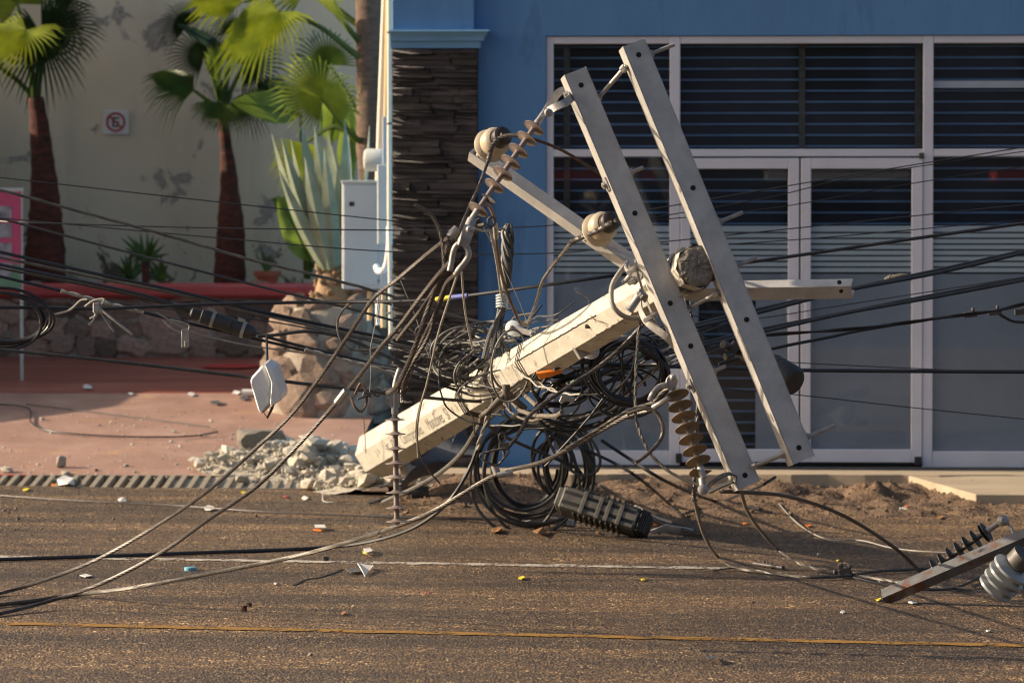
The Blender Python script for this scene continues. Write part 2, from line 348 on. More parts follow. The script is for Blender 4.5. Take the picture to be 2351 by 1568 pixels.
def m_cream():
    m, nt, N, L, B = newmat('cream_plaster'); v = coords(N, L, None, True)
    f = noise(N, L, 1.0, 6, .6, v); col = ramp(N, L, f, [(.3, (.53, .445, .325)), (.7, (.64, .545, .41))])
    st = noise(N, L, 1.6, 5, .6, coords(N, L, (2.2, 1, .35), True)); col = mix(N, L, ramp(N, L, st, [(.52, (0, 0, 0)), (.75, (.5, .5, .5))]), col, (.38, .335, .27))
    f2 = noise(N, L, 2.3, 9, .62, v, .5); col = mix(N, L, ramp(N, L, f2, [(.60, (0, 0, 0)), (.64, (.85, .85, .85)), (.70, (.5, .5, .5))]), col, (.19, .175, .165))
    # flaked plaster low on the wall
    sx = N.new('ShaderNodeSeparateXYZ'); L.new(v, sx.inputs[0]); h = N.new('ShaderNodeMapRange'); h.inputs[1].default_value = 1.3; h.inputs[2].default_value = 2.2; h.inputs[3].default_value = .16; h.inputs[4].default_value = 0; L.new(sx.outputs[2], h.inputs[0])
    a = N.new('ShaderNodeMath'); a.operation = 'ADD'; L.new(noise(N, L, 3.1, 9, .66, v, .9), a.inputs[0]); L.new(h.outputs[0], a.inputs[1])
    col = mix(N, L, ramp(N, L, a.outputs[0], [(.66, (0, 0, 0)), (.69, (1, 1, 1))]), col, (.115, .088, .06))
    L.new(col, B.inputs['Base Color']); B.inputs['Roughness'].default_value = .9; bump(N, L, noise(N, L, 12, 6, .6, v), .3, .01, B); return m
M['cream'] = m_cream()
def m_glass():
    m, nt, N, L, B = newmat('window_glass'); g = N.new('ShaderNodeBsdfGlossy'); g.inputs['Roughness'].default_value = .02; g.inputs[0].default_value = (.9, .95, 1, 1)
    t = N.new('ShaderNodeBsdfTransparent'); t.inputs[0].default_value = (.93, .95, .96, 1); lw = N.new('ShaderNodeLayerWeight'); lw.inputs[0].default_value = .5; pw = N.new('ShaderNodeMath'); pw.operation = 'POWER'; pw.inputs[1].default_value = 5; L.new(lw.outputs['Facing'], pw.inputs[0]); fr = N.new('ShaderNodeMapRange'); fr.inputs[3].default_value = .045; fr.inputs[4].default_value = 1; L.new(pw.outputs[0], fr.inputs[0])
    x = N.new('ShaderNodeMixShader'); L.new(fr.outputs[0], x.inputs[0]); L.new(t.outputs[0], x.inputs[1]); L.new(g.outputs[0], x.inputs[2]); L.new(x.outputs[0], N['Material Output'].inputs[0]); return m
M['glass'] = m_glass()

# ---------------------------------------------------------------- ground sheets
def sheet(name, mat_, fn, nu, nv, kind='structure'):
    mb = MB(); vs = [fn(i / nu, j / nv) for j in range(nv + 1) for i in range(nu + 1)]
    mb.add(vs, [(j * (nu + 1) + i, j * (nu + 1) + i + 1, (j + 1) * (nu + 1) + i + 1, (j + 1) * (nu + 1) + i) for j in range(nv) for i in range(nu)])
    o = mb.build(name, mat_, None, True, 0, (0, 0, 0)); o['kind'] = kind; return o
sheet('ground', M['soil'], lambda a, b: S(-300 + 600 * a, -300 + 600 * b, -.62), 2, 2)
sheet('road', M['road'], lambda a, b: S(-30 + 60 * a, -10 + 34.69 * b, GRADE * 30 - 60 * GRADE * a), 30, 20)
from mathutils import noise as _nz
def mnoise_(a, b): return _nz.noise(Vector((a, b * 40, 2)))
def strip(name, m_, px0, px1, y0, w, u0, u1, label):
    a, b = G(*px0), G(*px1); ua, va, ub, vb = a.dot(UU), a.dot(VV), b.dot(UU), b.dot(VV); k = (vb - va) / (ub - ua); mb = MB(); n = 420; rj = random.Random(5)
    vs = []
    for i in range(n + 1):
        u = u0 + (u1 - u0) * i / n; v = va + k * (u - ua)
        for s in (-w / 2, w / 2): vs.append(S(u, v + s * (1 + .35 * mnoise_(u * 9, s)) + s * rj.uniform(-.18, .18), -GRADE * u + .004))
    mb.add(vs, [(2 * i, 2 * i + 2, 2 * i + 3, 2 * i + 1) for i in range(n)]); o = mb.build(name, m_, None, False, 0, (0, 0, 0)); o['kind'] = 'structure'; return o
strip('yellow_road_line', M['yline'], (0, 1432), (2351, 1483), 0, .11, -12, 12, '')
strip('white_road_line', M['wline'], (0, 1279), (1650, 1305), 0, .13, -12, G(1690, 1306).dot(UU), '')

# pink driveway apron, then the red court behind its crest
U_L, U_R = -10.0, -2.27
sheet('driveway_apron', M['apron'], lambda a, b: S(U_L + (U_R - U_L) * a, V_RAMP + .50 + (V_CREST - V_RAMP - .50) * b, Z_RAMP + K_RAMP * (.50 + (V_CREST - V_RAMP - .50) * b) + .004 * math.sin(9 * a + 5 * b)), 30, 20)
mb = MB(); mb.add([S(U_R, V_RAMP + .5, -.1), S(U_R, V_CREST + .4, -.1), S(U_R, V_CREST + .4, Z_RAMP + K_RAMP * 3.9), S(U_R, V_RAMP + .5, Z_RAMP + K_RAMP * .5)], [(0, 1, 2, 3)])
o = mb.build('apron_edge', M['slabd'], None, False, 0, (0, 0, 0)); o['kind'] = 'structure'
zc = Z_RAMP + K_RAMP * (V_CREST - V_RAMP)
sheet('court_floor', M['court'], lambda a, b: S(U_L + (1.5 - U_L) * a, V_CREST + 3.7 * b, zc - .003 + .058 * 3.7 * b), 20, 6)
for px, py, w, d, lb in ((530, 843, .26, .2, 'bright red painted patch on court floor near stone planter'),):
    p = G(px, py); u, v = p.dot(UU), p.dot(VV); mb = MB(); n = 18
    vs = [S(u, v, gz(u, v) + .012)] + [S(u + w * math.cos(2 * math.pi * i / n) * (1 + .1 * math.sin(3 * i)), v + d * math.sin(2 * math.pi * i / n), gz(u, v + d * math.sin(2 * math.pi * i / n)) + .012) for i in range(n)]
    mb.add(vs, [(0, i + 1, (i + 1) % n + 1) for i in range(n)]); tag(mb.build('red_floor_mat', M['redb'], None, False, 0), lb, 'floor mat')

# trench drain grate along the foot of the apron
gr = thing('drain_grate', 'slotted concrete drain grate along foot of pink apron', 'drain grate', S(-3, V_RAMP, 0))
slope = math.atan(K_RAMP); gd = Vector((VV.x * math.cos(slope), VV.y * math.cos(slope), math.sin(slope))); gn = UU.cross(gd)
mb = MB(); pitch = .0845; gu1 = G(782, 1115).dot(UU) - .02
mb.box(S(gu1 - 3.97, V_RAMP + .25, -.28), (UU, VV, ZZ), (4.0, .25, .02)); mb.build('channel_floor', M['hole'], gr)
mb = MB(); mb.box(S(gu1 - 3.97, V_RAMP + .02, Z_RAMP - .03), (UU, VV, ZZ), (4.0, .022, .04)); mb.build('front_rail', M['grate'], gr)
mb = MB(); mb.box(S(gu1 - 3.97, V_RAMP + .48, Z_RAMP + .48 * K_RAMP - .03), (UU, VV, ZZ), (4.0, .022, .038)); mb.build('back_rail', M['grate'], gr)
mb = MB(); mb.box((0, 0, 0), ((1, 0, 0), (0, 1, 0), (0, 0, 1)), (.020, .226, .03)); bme = mb.mesh('bar', M['grate'], (0, 0, 0), False, .004)
R3 = Matrix((UU, gd, gn)).transposed().to_4x4()
i = 0; u = gu1
while u > -5.7:
    c = S(u, V_RAMP + .25, Z_RAMP + K_RAMP * .25 - .018 + random.uniform(-.002, .002)); inst('bar', bme, gr, Matrix.Translation(c) @ R3); u -= pitch

# sidewalk in front of the shop, ramp slab on the right, loose soil between them and the road
V_F = 25.35
Zs = 1.75 - (1071 - 550) * 25.35 / FPX
def slab(name, poly, z, th, m_, label=None, cat=None):
    mb = MB(); n = len(poly); top = [S(u, v, z if not isinstance(z, list) else z[i]) for i, (u, v) in enumerate(poly)]
    bot = [p - ZZ * th for p in top]; mb.add(top + bot, [tuple(range(n))] + [tuple(range(2 * n - 1, n - 1, -1))] + [(i, (i + 1) % n + 0, (i + 1) % n + n, i + n) for i in range(n)])
    o = mb.build(name, m_, None, False, .004, (0, 0, 0)); o['kind'] = 'structure'; return o
rr = random.Random(3)
jag = [(-1.92 + .25 * i, 24.62 + rr.uniform(-.05, .05)) for i in range(0, 34)]
slab('sidewalk', jag + [(6.6, 25.33), (-1.92, 25.33)], Zs - .004, .3, M['slab'])
slab('sidewalk_joint_slab', [(1.62, 24.63), (2.02, 23.95), (6.6, 23.9), (6.6, 24.64)], [Zs - .012, Zs - .09, Zs - .09, Zs - .012], .12, M['slab'])
slab('threshold', [(-.86, 25.14), (6.6, 25.14), (6.6, 25.3), (-.86, 25.3)], Zs + .006, .1, M['slabd'])
from mathutils import noise as mnoise
def soil_z(a, b):
    u = -1.95 + 7.9 * a; v = 22.3 + 2.5 * b
    e = min(1, a * 12, (1 - a) * 8, b * 2.2) ; h = .012 + .03 * b * e + .10 * e * max(0, min(1, (b - .62) / .25)) ** 1.5 * (.75 + .5 * mnoise.noise(Vector((u * 2.3, 5, 1)))) + e * .035 * mnoise.noise(Vector((u * 2.1, v * 2.6, 3))) + e * .04 * mnoise.noise(Vector((u * 6, v * 7, 1))) + e * .02 * mnoise.noise(Vector((u * 21, v * 23, 5)))
    h += .10 * mnoise.noise(Vector((u*9,v*9,2)))*math.exp(-(((u - 1.33) / .25) ** 2 + ((v - 24.3) / .2) ** 2)) + .045 * math.exp(-(((u - 1.33) / .22) ** 2 + ((v - 24.3) / .16) ** 2)) + .07 * math.exp(-(((u - .65) / .3) ** 2 + ((v - 24.25) / .15) ** 2)) + .06 * math.exp(-(((u + 1.25) / .5) ** 2 + ((v - 24.2) / .35) ** 2))
    return S(u, v, -GRADE * u - .014 + h * min(1, e * 1.4))
o = sheet('soil_berm', M['soil'], soil_z, 190, 70); o['kind'] = 'stuff'; tag(o, 'loose brown soil heaped between road and sidewalk', 'soil')

# ---------------------------------------------------------------- blue shop
ux = lambda px, py=600, v=V_F: UZ(px, py, v)[0]
uzz = lambda py, px=1700, v=V_F: UZ(px, py, v)[1]
shop = thing('blue_shop_building', 'blue painted shop front with white aluminium doors and stone clad pilaster', 'building', S(1, V_F, 0))
uL, uPs, uW0 = ux(903), ux(1090), ux(1253)
zTop, zHead = 5.2, uzz(82); uR = 7.5
def fbox(u0, u1, v0, v1, z0, z1, name, m_, parent, bev=0, smooth=False):
    mb = MB(); mb.box(S((u0 + u1) / 2, (v0 + v1) / 2, (z0 + z1) / 2), (UU, VV, ZZ), (abs(u1 - u0) / 2, abs(v1 - v0) / 2, abs(z1 - z0) / 2)); return mb.build(name, m_, parent, smooth, bev)
wall = fbox(uL + .01, uW0, V_F, V_F + .25, -.3, zHead, 'wall', M['bluep'], shop)
fbox(uL + .01, uR, V_F, V_F + .25, zHead, zTop, 'wall', M['bluep'], shop)
fbox(uL + .01, uL + .26, V_F + .25, V_F + 8, -.3, zTop, 'wall', M['bluep'], shop)
fbox(uL - .05, uR, V_F - .1, V_F + 8, zTop, zTop + .15, 'roof', M['bluep'], shop)
fbox(uL + .26, uR, V_F + 3.0, V_F + 3.2, -.3, zTop, 'back_wall', M['dark'], shop)
fbox(uL + .26, uR, V_F + .25, V_F + 3.0, Zs - .06, Zs - .01, 'interior_floor', M['tile'], shop)
fbox(uR, uR + .25, V_F, V_F + 8, -.3, zTop, 'wall', M['bluep'], shop)
# pilaster
zc0, zc1 = uzz(113, 1000), uzz(76, 1000); uP1 = ux(1104)
fbox(uL, uPs, V_F - .09, V_F - .002, zc1, zTop, 'pilaster_shaft', M['bluep'], shop, .004)
mb = MB()
prof = [(0, .10), (.045, .105), (.05, .125), (.075, .13), (.10, .15), (.125, .165), (zc1 - zc0, .17)]
vs = []
for h, e in prof:
    for (u, v) in ((uL - .01, V_F), (uL - .01 , V_F - e - .0), (uP1 + e - .10, V_F - e), (uP1 + e - .10, V_F)): vs.append(S(u, v, zc0 + h))
k = len(prof)
mb.add(vs, [(4 * i + j, 4 * i + (j + 1) % 4, 4 * i + 4 + (j + 1) % 4, 4 * i + 4 + j) for i in range(k - 1) for j in range(4)] + [(0, 1, 2, 3), tuple(4 * (k - 1) + j for j in (3, 2, 1, 0))])
mb.build('cornice', M['corn'], shop)
clad = fbox(uL, uP1 - .02, V_F - .07, V_F - .003, -.1, zc0 - .003, 'stone_cladding', M['stonebed'], shop)
def rough_block(seed):
    r = random.Random(seed); bm = bmesh.new(); bmesh.ops.create_cube(bm, size=1); bmesh.ops.subdivide_edges(bm, edges=bm.edges[:], cuts=1, use_grid_fill=True)
    for v in bm.verts:
        s = Vector((r.uniform(-.03, .03), r.uniform(-.22, .22) if v.co.y < 0 else 0, r.uniform(-.05, .05)))
        v.co += s
    me = bpy.data.meshes.new('stone_block'); bm.to_mesh(me); bm.free(); me.materials.append(M['stone']); return me
blocks = [rough_block(i) for i in range(10)]
RU = Matrix((UU, VV, ZZ)).transposed().to_4x4()
z = -.05; rr = random.Random(11)
while z < zc0 - .02:
    h = min(rr.choice((.022, .028, .036, .044, .054)), zc0 - .004 - z); u = uL
    while u < uP1 - .03:
        w = rr.uniform(.1, .46)
        if uP1 - .02 - (u + w) < .1: w = uP1 - .02 - u
        dpt = rr.uniform(.042, .058); c = S(u + w / 2, V_F - .075 - dpt / 2 + .02, z + h / 2)
        inst('stone', rr.choice(blocks), clad, Matrix.Translation(c) @ RU @ Matrix.Diagonal((w - .006, dpt, h - .004, 1))); u += w
    z += h
# window and door frames
VW = V_F + .05
front = shop
def rail(px0, px1, py0, py1, name='frame_rail', v0=VW - .03, v1=VW + .05, m_='frame', parent=None, ref=None):
    u0, u1 = ux(px0, v=VW), ux(px1, v=VW); rx = ref or (px0 + px1) / 2
    z1, z0 = uzz(py0, 1700, VW), uzz(py1, 1700, VW); return fbox(u0, u1, v0, v1, z0, z1, name, M[m_], parent or shop, .004 if v1 - v0 > .012 else 0)
B0 = 1068
rail(1254, 1271, 84, B0, 'mullion'); rail(1537, 1561, 84, B0, 'mullion', VW - .034); rail(2118, 2141, 84, B0 + 3, 'mullion', VW - .034); rail(2620, 2642, 84, B0, 'mullion')
for a, b in ((1271, 1537), (1561, 2118), (2141, 2620)):
    rail(a, b, 84, 101, 'head_rail'); rail(a, b, 343, 360, 'transom_rail')
rail(1271, 1537, 1034, B0, 'sill_rail'); rail(2141, 2620, 1034, B0 + 4, 'sill_rail')
rail(1561, 2118, 1061, B0, 'threshold_rail', VW - .02, VW + .05, 'seal')
for (a, b, hx) in ((1562, 1834, 1812), (1838, 2117, 1851)):
    d = thing('x', '', '', S(0, 0, 0)); bpy.data.objects.remove(d)
    stile = rail(a, a + 23, 364, 1060, 'door', VW - .045, VW + .0)
    for q, nm in (((b - 25, b, 364, 1060), 'door_stile'), ((a + 23, b - 25, 364, 388), 'door_head'), ((a + 23, b - 25, 1030, 1060), 'door_foot')): rail(*q, nm, VW - .044, VW - .001, 'frame', stile)
    rail(hx - 5, hx + 3, 640, 737, 'handle', VW - .10, VW - .085, 'frame', stile); rail(hx - 4, hx + 2, 655, 661, 'handle_post', VW - .085, VW - .045, 'frame', stile); rail(hx - 4, hx + 2, 716, 722, 'handle_post', VW - .085, VW - .045, 'frame', stile)
rail(1834, 1838, 364, 1060, 'door_seal', VW - .02, VW - .002, 'seal')
rail(1552, 1566, 1040, 1062, 'floor_hinge', VW - .06, VW - .046, 'seal'); rail(2100, 2116, 1046, 1066, 'floor_hinge', VW - .06, VW - .046, 'seal')
rail(2108, 2120, 352, 366, 'top_hinge', VW - .06, VW - .046, 'galvdark')
# glass, frosted film, film stripes (each stripe its own strip)
panes = [(1271, 1537, 101, 343, 0), (1561, 2118, 101, 343, 0), (2141, 2620, 101, 343, 0), (1271, 1537, 360, 1034, 1), (1585, 1809, 388, 1030, 2), (1861, 2092, 388, 1030, 1), (2141, 2620, 360, 1034, 1)]
for a, b, y0, y1, film in panes:
    g = rail(a, b, y0, y1, 'pane', VW - .012, VW - .006, 'glass')
    if not film: continue
    e = 0.9
    for k in range(8):
        s0 = 523 + k * 13.2 if k else 519
        rail(a, b, s0, 532.5 + k * 13.2, 'film_stripe', VW - .0035, VW - .002, 'films', g)
    if film == 1: rail(a, b, 629, y1, 'frosted_film', VW - .0035, VW - .002, 'film', g)
    else:
        rail(a, 1604, 629, y1, 'frosted_film', VW - .0035, VW - .002, 'film', g); rail(1735, b, 629, y1, 'frosted_film', VW - .0035, VW - .002, 'film', g); rail(1604, 1735, 629, 690, 'frosted_film', VW - .0035, VW - .002, 'film', g)
rail(2141, 2620, 187, 203, 'reflection_band', VW + .02, VW + .03, 'frame')  # pale bar behind the glass, standing in for a bright reflection
# roller shutter behind the glass: every slat a strip with a blue lip
mb = MB(); w = 1.0; mb.box((0, 0, .006), ((1, 0, 0), (0, 1, 0), (0, 0, 1)), (.5, .004, .030)); mb.mi = 1; mb.box((0, -.008, -.0315), ((1, 0, 0), (0, 1, 0), (0, 0, 1)), (.5, .010, .0065))
sme = mb.mesh('slat', [M['slat'], M['sliplip']])
sh = thing('roller_shutter', 'dark roller shutter with blue slat lips behind shop glass', 'shutter', S(1, V_F + .2, Zs))
ztop = uzz(95); zz_ = Zs + .05
for a, b in ((1262, 1549), (1549, 2130), (2130, 2630)):
    zq = ztop; u0, u1 = ux(a), ux(b); q = 0
    while zq > Zs + .03:
        inst('slat', sme, sh, Matrix.Translation(S((u0 + u1) / 2, V_F + .16 + (.003 if q % 2 else 0), zq)) @ RU @ Matrix.Diagonal((u1 - u0 - .012, 1, 1, 1))); zq -= .0776; q += 1
for a in (1300, 1549, 1842, 2110, 2130): 
    mb = MB(); mb.box(S(ux(a), V_F + .135, (ztop + Zs) / 2), (UU, VV, ZZ), (.022, .006, (ztop - Zs) / 2)); mb.build('shutter_guide', M['galvdark'], sh)

# ---------------------------------------------------------------- court: planter wall, cream wall
VP = 31.8; zf = gz(-3, VP - .01); zcap0, zcap1 = uzz(684, 300, VP), uzz(651, 300, VP)
pw = thing('stone_planter_wall', 'low rubble stone planter wall with red painted coping below palms', 'planter wall', S(-4, VP, zf))
mb = MB(); mb.box(S(-4.4, VP + .17, (zf + zcap0) / 2 - .1), (UU, VV, ZZ), (5.0, .15, (zcap0 - zf) / 2 + .1)); core = mb.build('wall_core', M['mortar'], pw)
uc1 = UZ(728, 660, VP)[0]
mb = MB(); mb.box(S((uc1 - 9) / 2, VP + .17, (zcap0 + zcap1) / 2), (UU, VV, ZZ), ((uc1 + 9) / 2, .23, (zcap1 - zcap0) / 2)); mb.build('coping', M['redp'], pw, True, .03)
fb = MB(); fb.box(S(-4.4, VP + .9, zcap0 - .05), (UU, VV, ZZ), (5.6, .55, .06)); fb.build('planter_soil', M['soil'], pw)
def rock_mesh(seed, m_, sub=2, amp=.22, flat=False, yclip=None):
    r = random.Random(seed); bm = bmesh.new(); bmesh.ops.create_icosphere(bm, subdivisions=sub, radius=.5); off = Vector((r.uniform(-9, 9), r.uniform(-9, 9), r.uniform(-9, 9)))
    for v in bm.verts:
        n = mnoise.noise(v.co * 2.2 + off) * amp * 2 + mnoise.noise(v.co * 5 + off) * amp * .6; v.co *= 1 + n
        if yclip: v.co.y = max(-yclip, min(yclip, v.co.y)) * (1 + .25 * mnoise.noise(v.co * 4 + off))
        if flat:
            for ax in range(3): v.co[ax] = max(-.36, min(.36, v.co[ax]))
    me = bpy.data.meshes.new('rock'); bm.to_mesh(me); bm.free(); me.materials.append(m_)
    if not flat: me.polygons.foreach_set('use_smooth', [True] * len(me.polygons))
    return me
wrocks = [rock_mesh(50 + i, M['rockd'], 3, .26, False, .17) for i in range(8)]
rr = random.Random(21); z = zf + .02; row = 0
while z < zcap0 - .02:
    h = rr.uniform(.13, .19); u = -6.6 + rr.uniform(0, .15)
    while u < -1.9:
        w = rr.uniform(.16, .32)
        inst('stone', rr.choice(wrocks), core, Matrix.Translation(S(u + w / 2, VP + .02 + rr.uniform(-.02, .02), z + h / 2 + rr.uniform(-.02, .02))) @ RU @ Matrix.Rotation(rr.uniform(-.3, .3), 4, 'Y') @ Matrix.Diagonal((w * 1.22, .13, h * 1.28, 1))); u += w + rr.uniform(.01, .04)
    z += h + .012
cw = thing('cream_house_wall', 'stained cream plaster house wall with flaking patches behind the palms', 'house wall', S(-4, 33.2, 0))
mb = MB(); mb.box(S(-3.0, 33.35, 3.2), (UU, VV, ZZ), (7.0, .15, 3.6)); mb.build('plaster', M['cream'], cw)
# unseen wall added left of the frame, shaped to shade court and apron
bw = thing('shade_wall', 'unseen stepped wall added left of driveway to cast shade', 'shade wall', S(-6.3, 29, 0))
mb = MB(); vs = [S(-7.5 + du, v_, z_) for du in (-.1, .1) for v_, z_ in ((26.5, -.3), (26.5, .55), (27.3, 1.25), (28.2, 1.7), (28.99, 1.85), (28.99, -.3))]; mb.add(vs, [tuple(range(6)), tuple(range(11, 5, -1))] + [(i, (i + 1) % 6, 6 + (i + 1) % 6, 6 + i) for i in range(6)]); mb.build('low_section', M['cream'], bw)
mb = MB(); mb.box(S(-7.5, 31.6, 1.65), (UU, VV, ZZ), (.1, 2.6, 1.72)); mb.build('high_section', M['cream'], bw)
ob = thing('opposite_building', 'plain blue-grey building across the street behind the viewer', 'building', S(0, -14, 0))
mb = MB(); mb.box(S(0, -16, 3.6), (UU, VV, ZZ), (30, 2, 4.2)); mb.build('wall', M['far'], ob)
for i in range(14):
    u_ = -26 + i * 4.0; fbox(u_, u_ + 1.7, -13.99, -13.9, (.2 if i % 3 else 0), 2.5, 'window', M['dark'], ob); fbox(u_ - .3, u_ + 2.2, -13.9, -12.9, 2.8, 2.95, 'awning', M['pvc'] if i % 2 else M['redp'], ob); fbox(u_ + .2, u_ + 1.5, -13.99, -13.93, 4.4, 6.0, 'window', M['dark'], ob)
# ---------------------------------------------------------------- palms and plants in the planter
def fan_leaf(parent, hub, d, n, R, arc, nseg, m_, pet=None, seed=0, droop=.25, cup=.15):
    r = random.Random(seed); d = Vector(d).normalized(); n = Vector(n); n = (n - d * n.dot(d)).normalized(); e2 = n.cross(d); mb = MB(); hub = Vector(hub)
    def pt(rad_, th, lift):
        q = hub + (d * math.cos(th) + e2 * math.sin(th)) * rad_ + n * lift; q += n * (cup * rad_ * rad_ / R * (abs(th) / 2)); q.z -= droop * (rad_ / R) ** 2.4 * R * (.6 + .5 * abs(math.sin(th))); return q
    A = rad(arc) / 2; vs = []; fs = []
    for i in range(nseg):
        a0 = -A + 2 * A * i / nseg; a1 = -A + 2 * A * (i + 1) / nseg; am = (a0 + a1) / 2; ri = R * .36; L = R * (.86 + .16 * math.cos(am)) * r.uniform(.9, 1.05); w = (a1 - a0) * .33
        o = len(vs); pl = R * .045
        vs += [pt(.0, am, 0), pt(ri, a0, 0), pt(ri, am, pl), pt(ri, a1, 0), pt(L * .74, am - w * .55, -pl * .2), pt(L * .74, am, pl * .7), pt(L * .74, am + w * .55, -pl * .2), pt(L, am + r.uniform(-.03, .03), 0)]
        vs[-1].z -= R * r.uniform(0, .10) + droop * R * r.uniform(0, .3)
        fs += [(o, o + 1, o + 2), (o, o + 2, o + 3), (o + 1, o + 4, o + 5, o + 2), (o + 2, o + 5, o + 6, o + 3), (o + 4, o + 7, o + 5), (o + 5, o + 7, o + 6)]
    mb.add(vs, fs); lf = bpy.data.objects.new('leaf', None)
    me = bpy.data.meshes.new('leaf'); l = root_loc(parent); me.from_pydata([tuple(Vector(v) - l) for v in mb.v], [], mb.f); me.materials.append(m_); lf = bpy.data.objects.new('leaf', me); link(lf, parent)
    if pet:
        mb = MB(); pts = catmull([Vector(p) for p in pet] + [hub], .08); k = len(pts); mb.tube(pts, [.028 - .016 * i / k for i in range(k)], 6); mb.build('leaf_stalk', M['fan'], lf, True)
    return lf
def trunk(parent, pts, radii, m_, rings=0, name='trunk'):
    ps = catmull(pts, .05); k = len(ps); L = len(pts) - 1; rs = []
    for i in range(k):
        t = i / (k - 1) * L; a = min(int(t), L - 1); f = t - a; rs.append((radii[a] * (1 - f) + radii[a + 1] * f) * (1 + (.06 if rings and i % 3 == 0 else 0) + random.uniform(-.02, .02)))
    mb = MB(); mb.tube(ps, rs, 18); return mb.build(name, m_, parent, True)
VT = 32.45
q = lambda px, py, v=VT: PV(px, py, v)
# left palm
pa = thing('fan_palm', 'fan palm with bulging red-brown trunk beside the pink banner', 'palm tree', q(105, 645))
trunk(pa, [q(103, 660), q(104, 560), q(104, 480), q(100, 400), q(94, 330), q(88, 270), q(82, 225)], [.185, .18, .155, .13, .105, .09, .07], M['trunk'], 1)
h1 = q(96, 82, 32.2); st = [q(82, 228), q(86, 170, 32.35)]
fan_leaf(pa, h1, (.25, -.2, -.9), (-.35, -.9, .25), 0.62, 330, 50, M['fan_shade'], st, 1, .10)
fan_leaf(pa, q(60, 70, 32.0), (-.6, -.45, -.6), (-.5, -.7, .5), .54, 250, 34, M['fan_sun'], [q(80, 228), q(72, 150, 32.3)], 2, .2)
fan_leaf(pa, q(125, 55, 32.6), (.9, .1, .1), (0, -.9, .5), .48, 230, 32, M['fan_shade'], [q(84, 226), q(100, 140)], 3, .2)
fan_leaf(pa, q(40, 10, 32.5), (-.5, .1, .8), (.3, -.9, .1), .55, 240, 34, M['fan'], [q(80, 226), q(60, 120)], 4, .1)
fan_leaf(pa, q(120, -10, 32.6), (.5, .1, .9), (-.2, -.9, .1), .5, 240, 34, M['fan_shade'], [q(84, 226), q(104, 100)], 5, .1)
fan_leaf(pa, q(-40, 130, 32.3), (-.9, 0, -.3), (.1, -.9, .5), .45, 230, 30, M['fan'], [q(78, 230), q(40, 185)], 6, .2)
# middle palm
pb = thing('fan_palm', 'fan palm with slim red trunk in the middle of the cream wall', 'palm tree', q(527, 650))
trunk(pb, [q(527, 665), q(528, 600), q(530, 540), q(528, 470), q(525, 400), q(519, 340), q(514, 295), q(510, 265)], [.145, .14, .13, .115, .085, .07, .05, .05], M['trunk'], 1)
def pst(*a): return [q(511, 270)] + [q(*x) for x in a]
fan_leaf(pb, q(500, 190, 32.2), (-.15, -.3, .95), (.9, -.4, .1), .40, 90, 16, M['fan'], pst((503, 230)), 11, .05)
fan_leaf(pb, q(560, 150), (.75, -.1, .5), (-.3, -.9, .2), .46, 250, 34, M['fan_shade'], pst((530, 210)), 12, .2)
fan_leaf(pb, q(470, 130, 32.6), (-.6, .1, .6), (.2, -.9, .2), .40, 240, 32, M['fan_shade'], pst((495, 200)), 13, .2)
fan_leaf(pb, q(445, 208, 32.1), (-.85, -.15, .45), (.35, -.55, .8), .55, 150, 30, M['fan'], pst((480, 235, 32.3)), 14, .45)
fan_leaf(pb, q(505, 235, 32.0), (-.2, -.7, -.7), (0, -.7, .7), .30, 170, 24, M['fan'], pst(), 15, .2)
fan_leaf(pb, q(590, 215, 32.3), (.85, -.3, .1), (-.1, -.7, .7), .38, 200, 28, M['fan_shade'], pst((550, 225)), 16, .3)
fan_leaf(pb, q(540, 75, 32.8), (.4, .1, .9), (.1, -.9, -.1), .32, 250, 30, M['fan_shade'], pst((525, 150)), 17, .3)
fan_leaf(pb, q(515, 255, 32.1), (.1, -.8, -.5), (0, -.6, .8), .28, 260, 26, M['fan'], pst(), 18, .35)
fan_leaf(pb, q(430, 60, 32.9), (-.5, .1, .6), (-.2, -.95, .1), .34, 200, 28, M['fan_shade'], pst((500, 170)), 19, .3)
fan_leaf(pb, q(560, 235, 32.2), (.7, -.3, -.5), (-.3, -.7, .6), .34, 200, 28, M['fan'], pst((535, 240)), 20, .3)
# tall palm on the right with sunlit fans
VQ = 30.0
pc = thing('fan_palm', 'tall fan palm with thick grey-brown trunk and sunlit fans beside blue shop', 'palm tree', S(UZ(850, 700, VQ)[0], VQ, gz(-3, VQ)))
t0 = UZ(850, 700, VQ)[0]
trunk(pc, [S(t0, VQ, .6), PV(850, 400, VQ), PV(849, 200, VQ), PV(847, 0, VQ), PV(846, -150, VQ)], [.135, .122, .114, .110, .108], M['trunkg'], 1)
q3 = lambda px, py, v=29.8: PV(px, py, v)
fan_leaf(pc, q3(738, 226, 29.3), (-.35, -.35, .75), (-.45, -.85, .1), .50, 320, 46, M['fan_sun'], [q3(832, 330, 29.95), q3(800, 300)], 21, .10)
fan_leaf(pc, q3(640, 28), (-.6, -.2, -.6), (-.6, -.6, .5), .66, 220, 34, M['fan_sun'], [q3(828, 135, 29.95), q3(730, 60)], 22, .25)
fan_leaf(pc, q3(700, -20), (-.2, -.2, .4), (-.6, -.6, .5), .64, 250, 34, M['fan_sun'], [q3(828, 100, 29.95), q3(760, 20)], 23, .2)
fan_leaf(pc, q3(560, 5, 30.2), (-.9, -.1, .05), (-.5, -.4, .75), .55, 130, 26, M['fan_sun'], [q3(825, 60, 30), q3(700, -20, 30.1)], 25, .25)
fan_leaf(pc, q3(755, 150, 30.3), (-.5, .1, .6), (-.55, -.75, .2), .44, 260, 36, M['fan'], [q3(836, 300, 30.1), q3(800, 220, 30.2)], 26, .2)
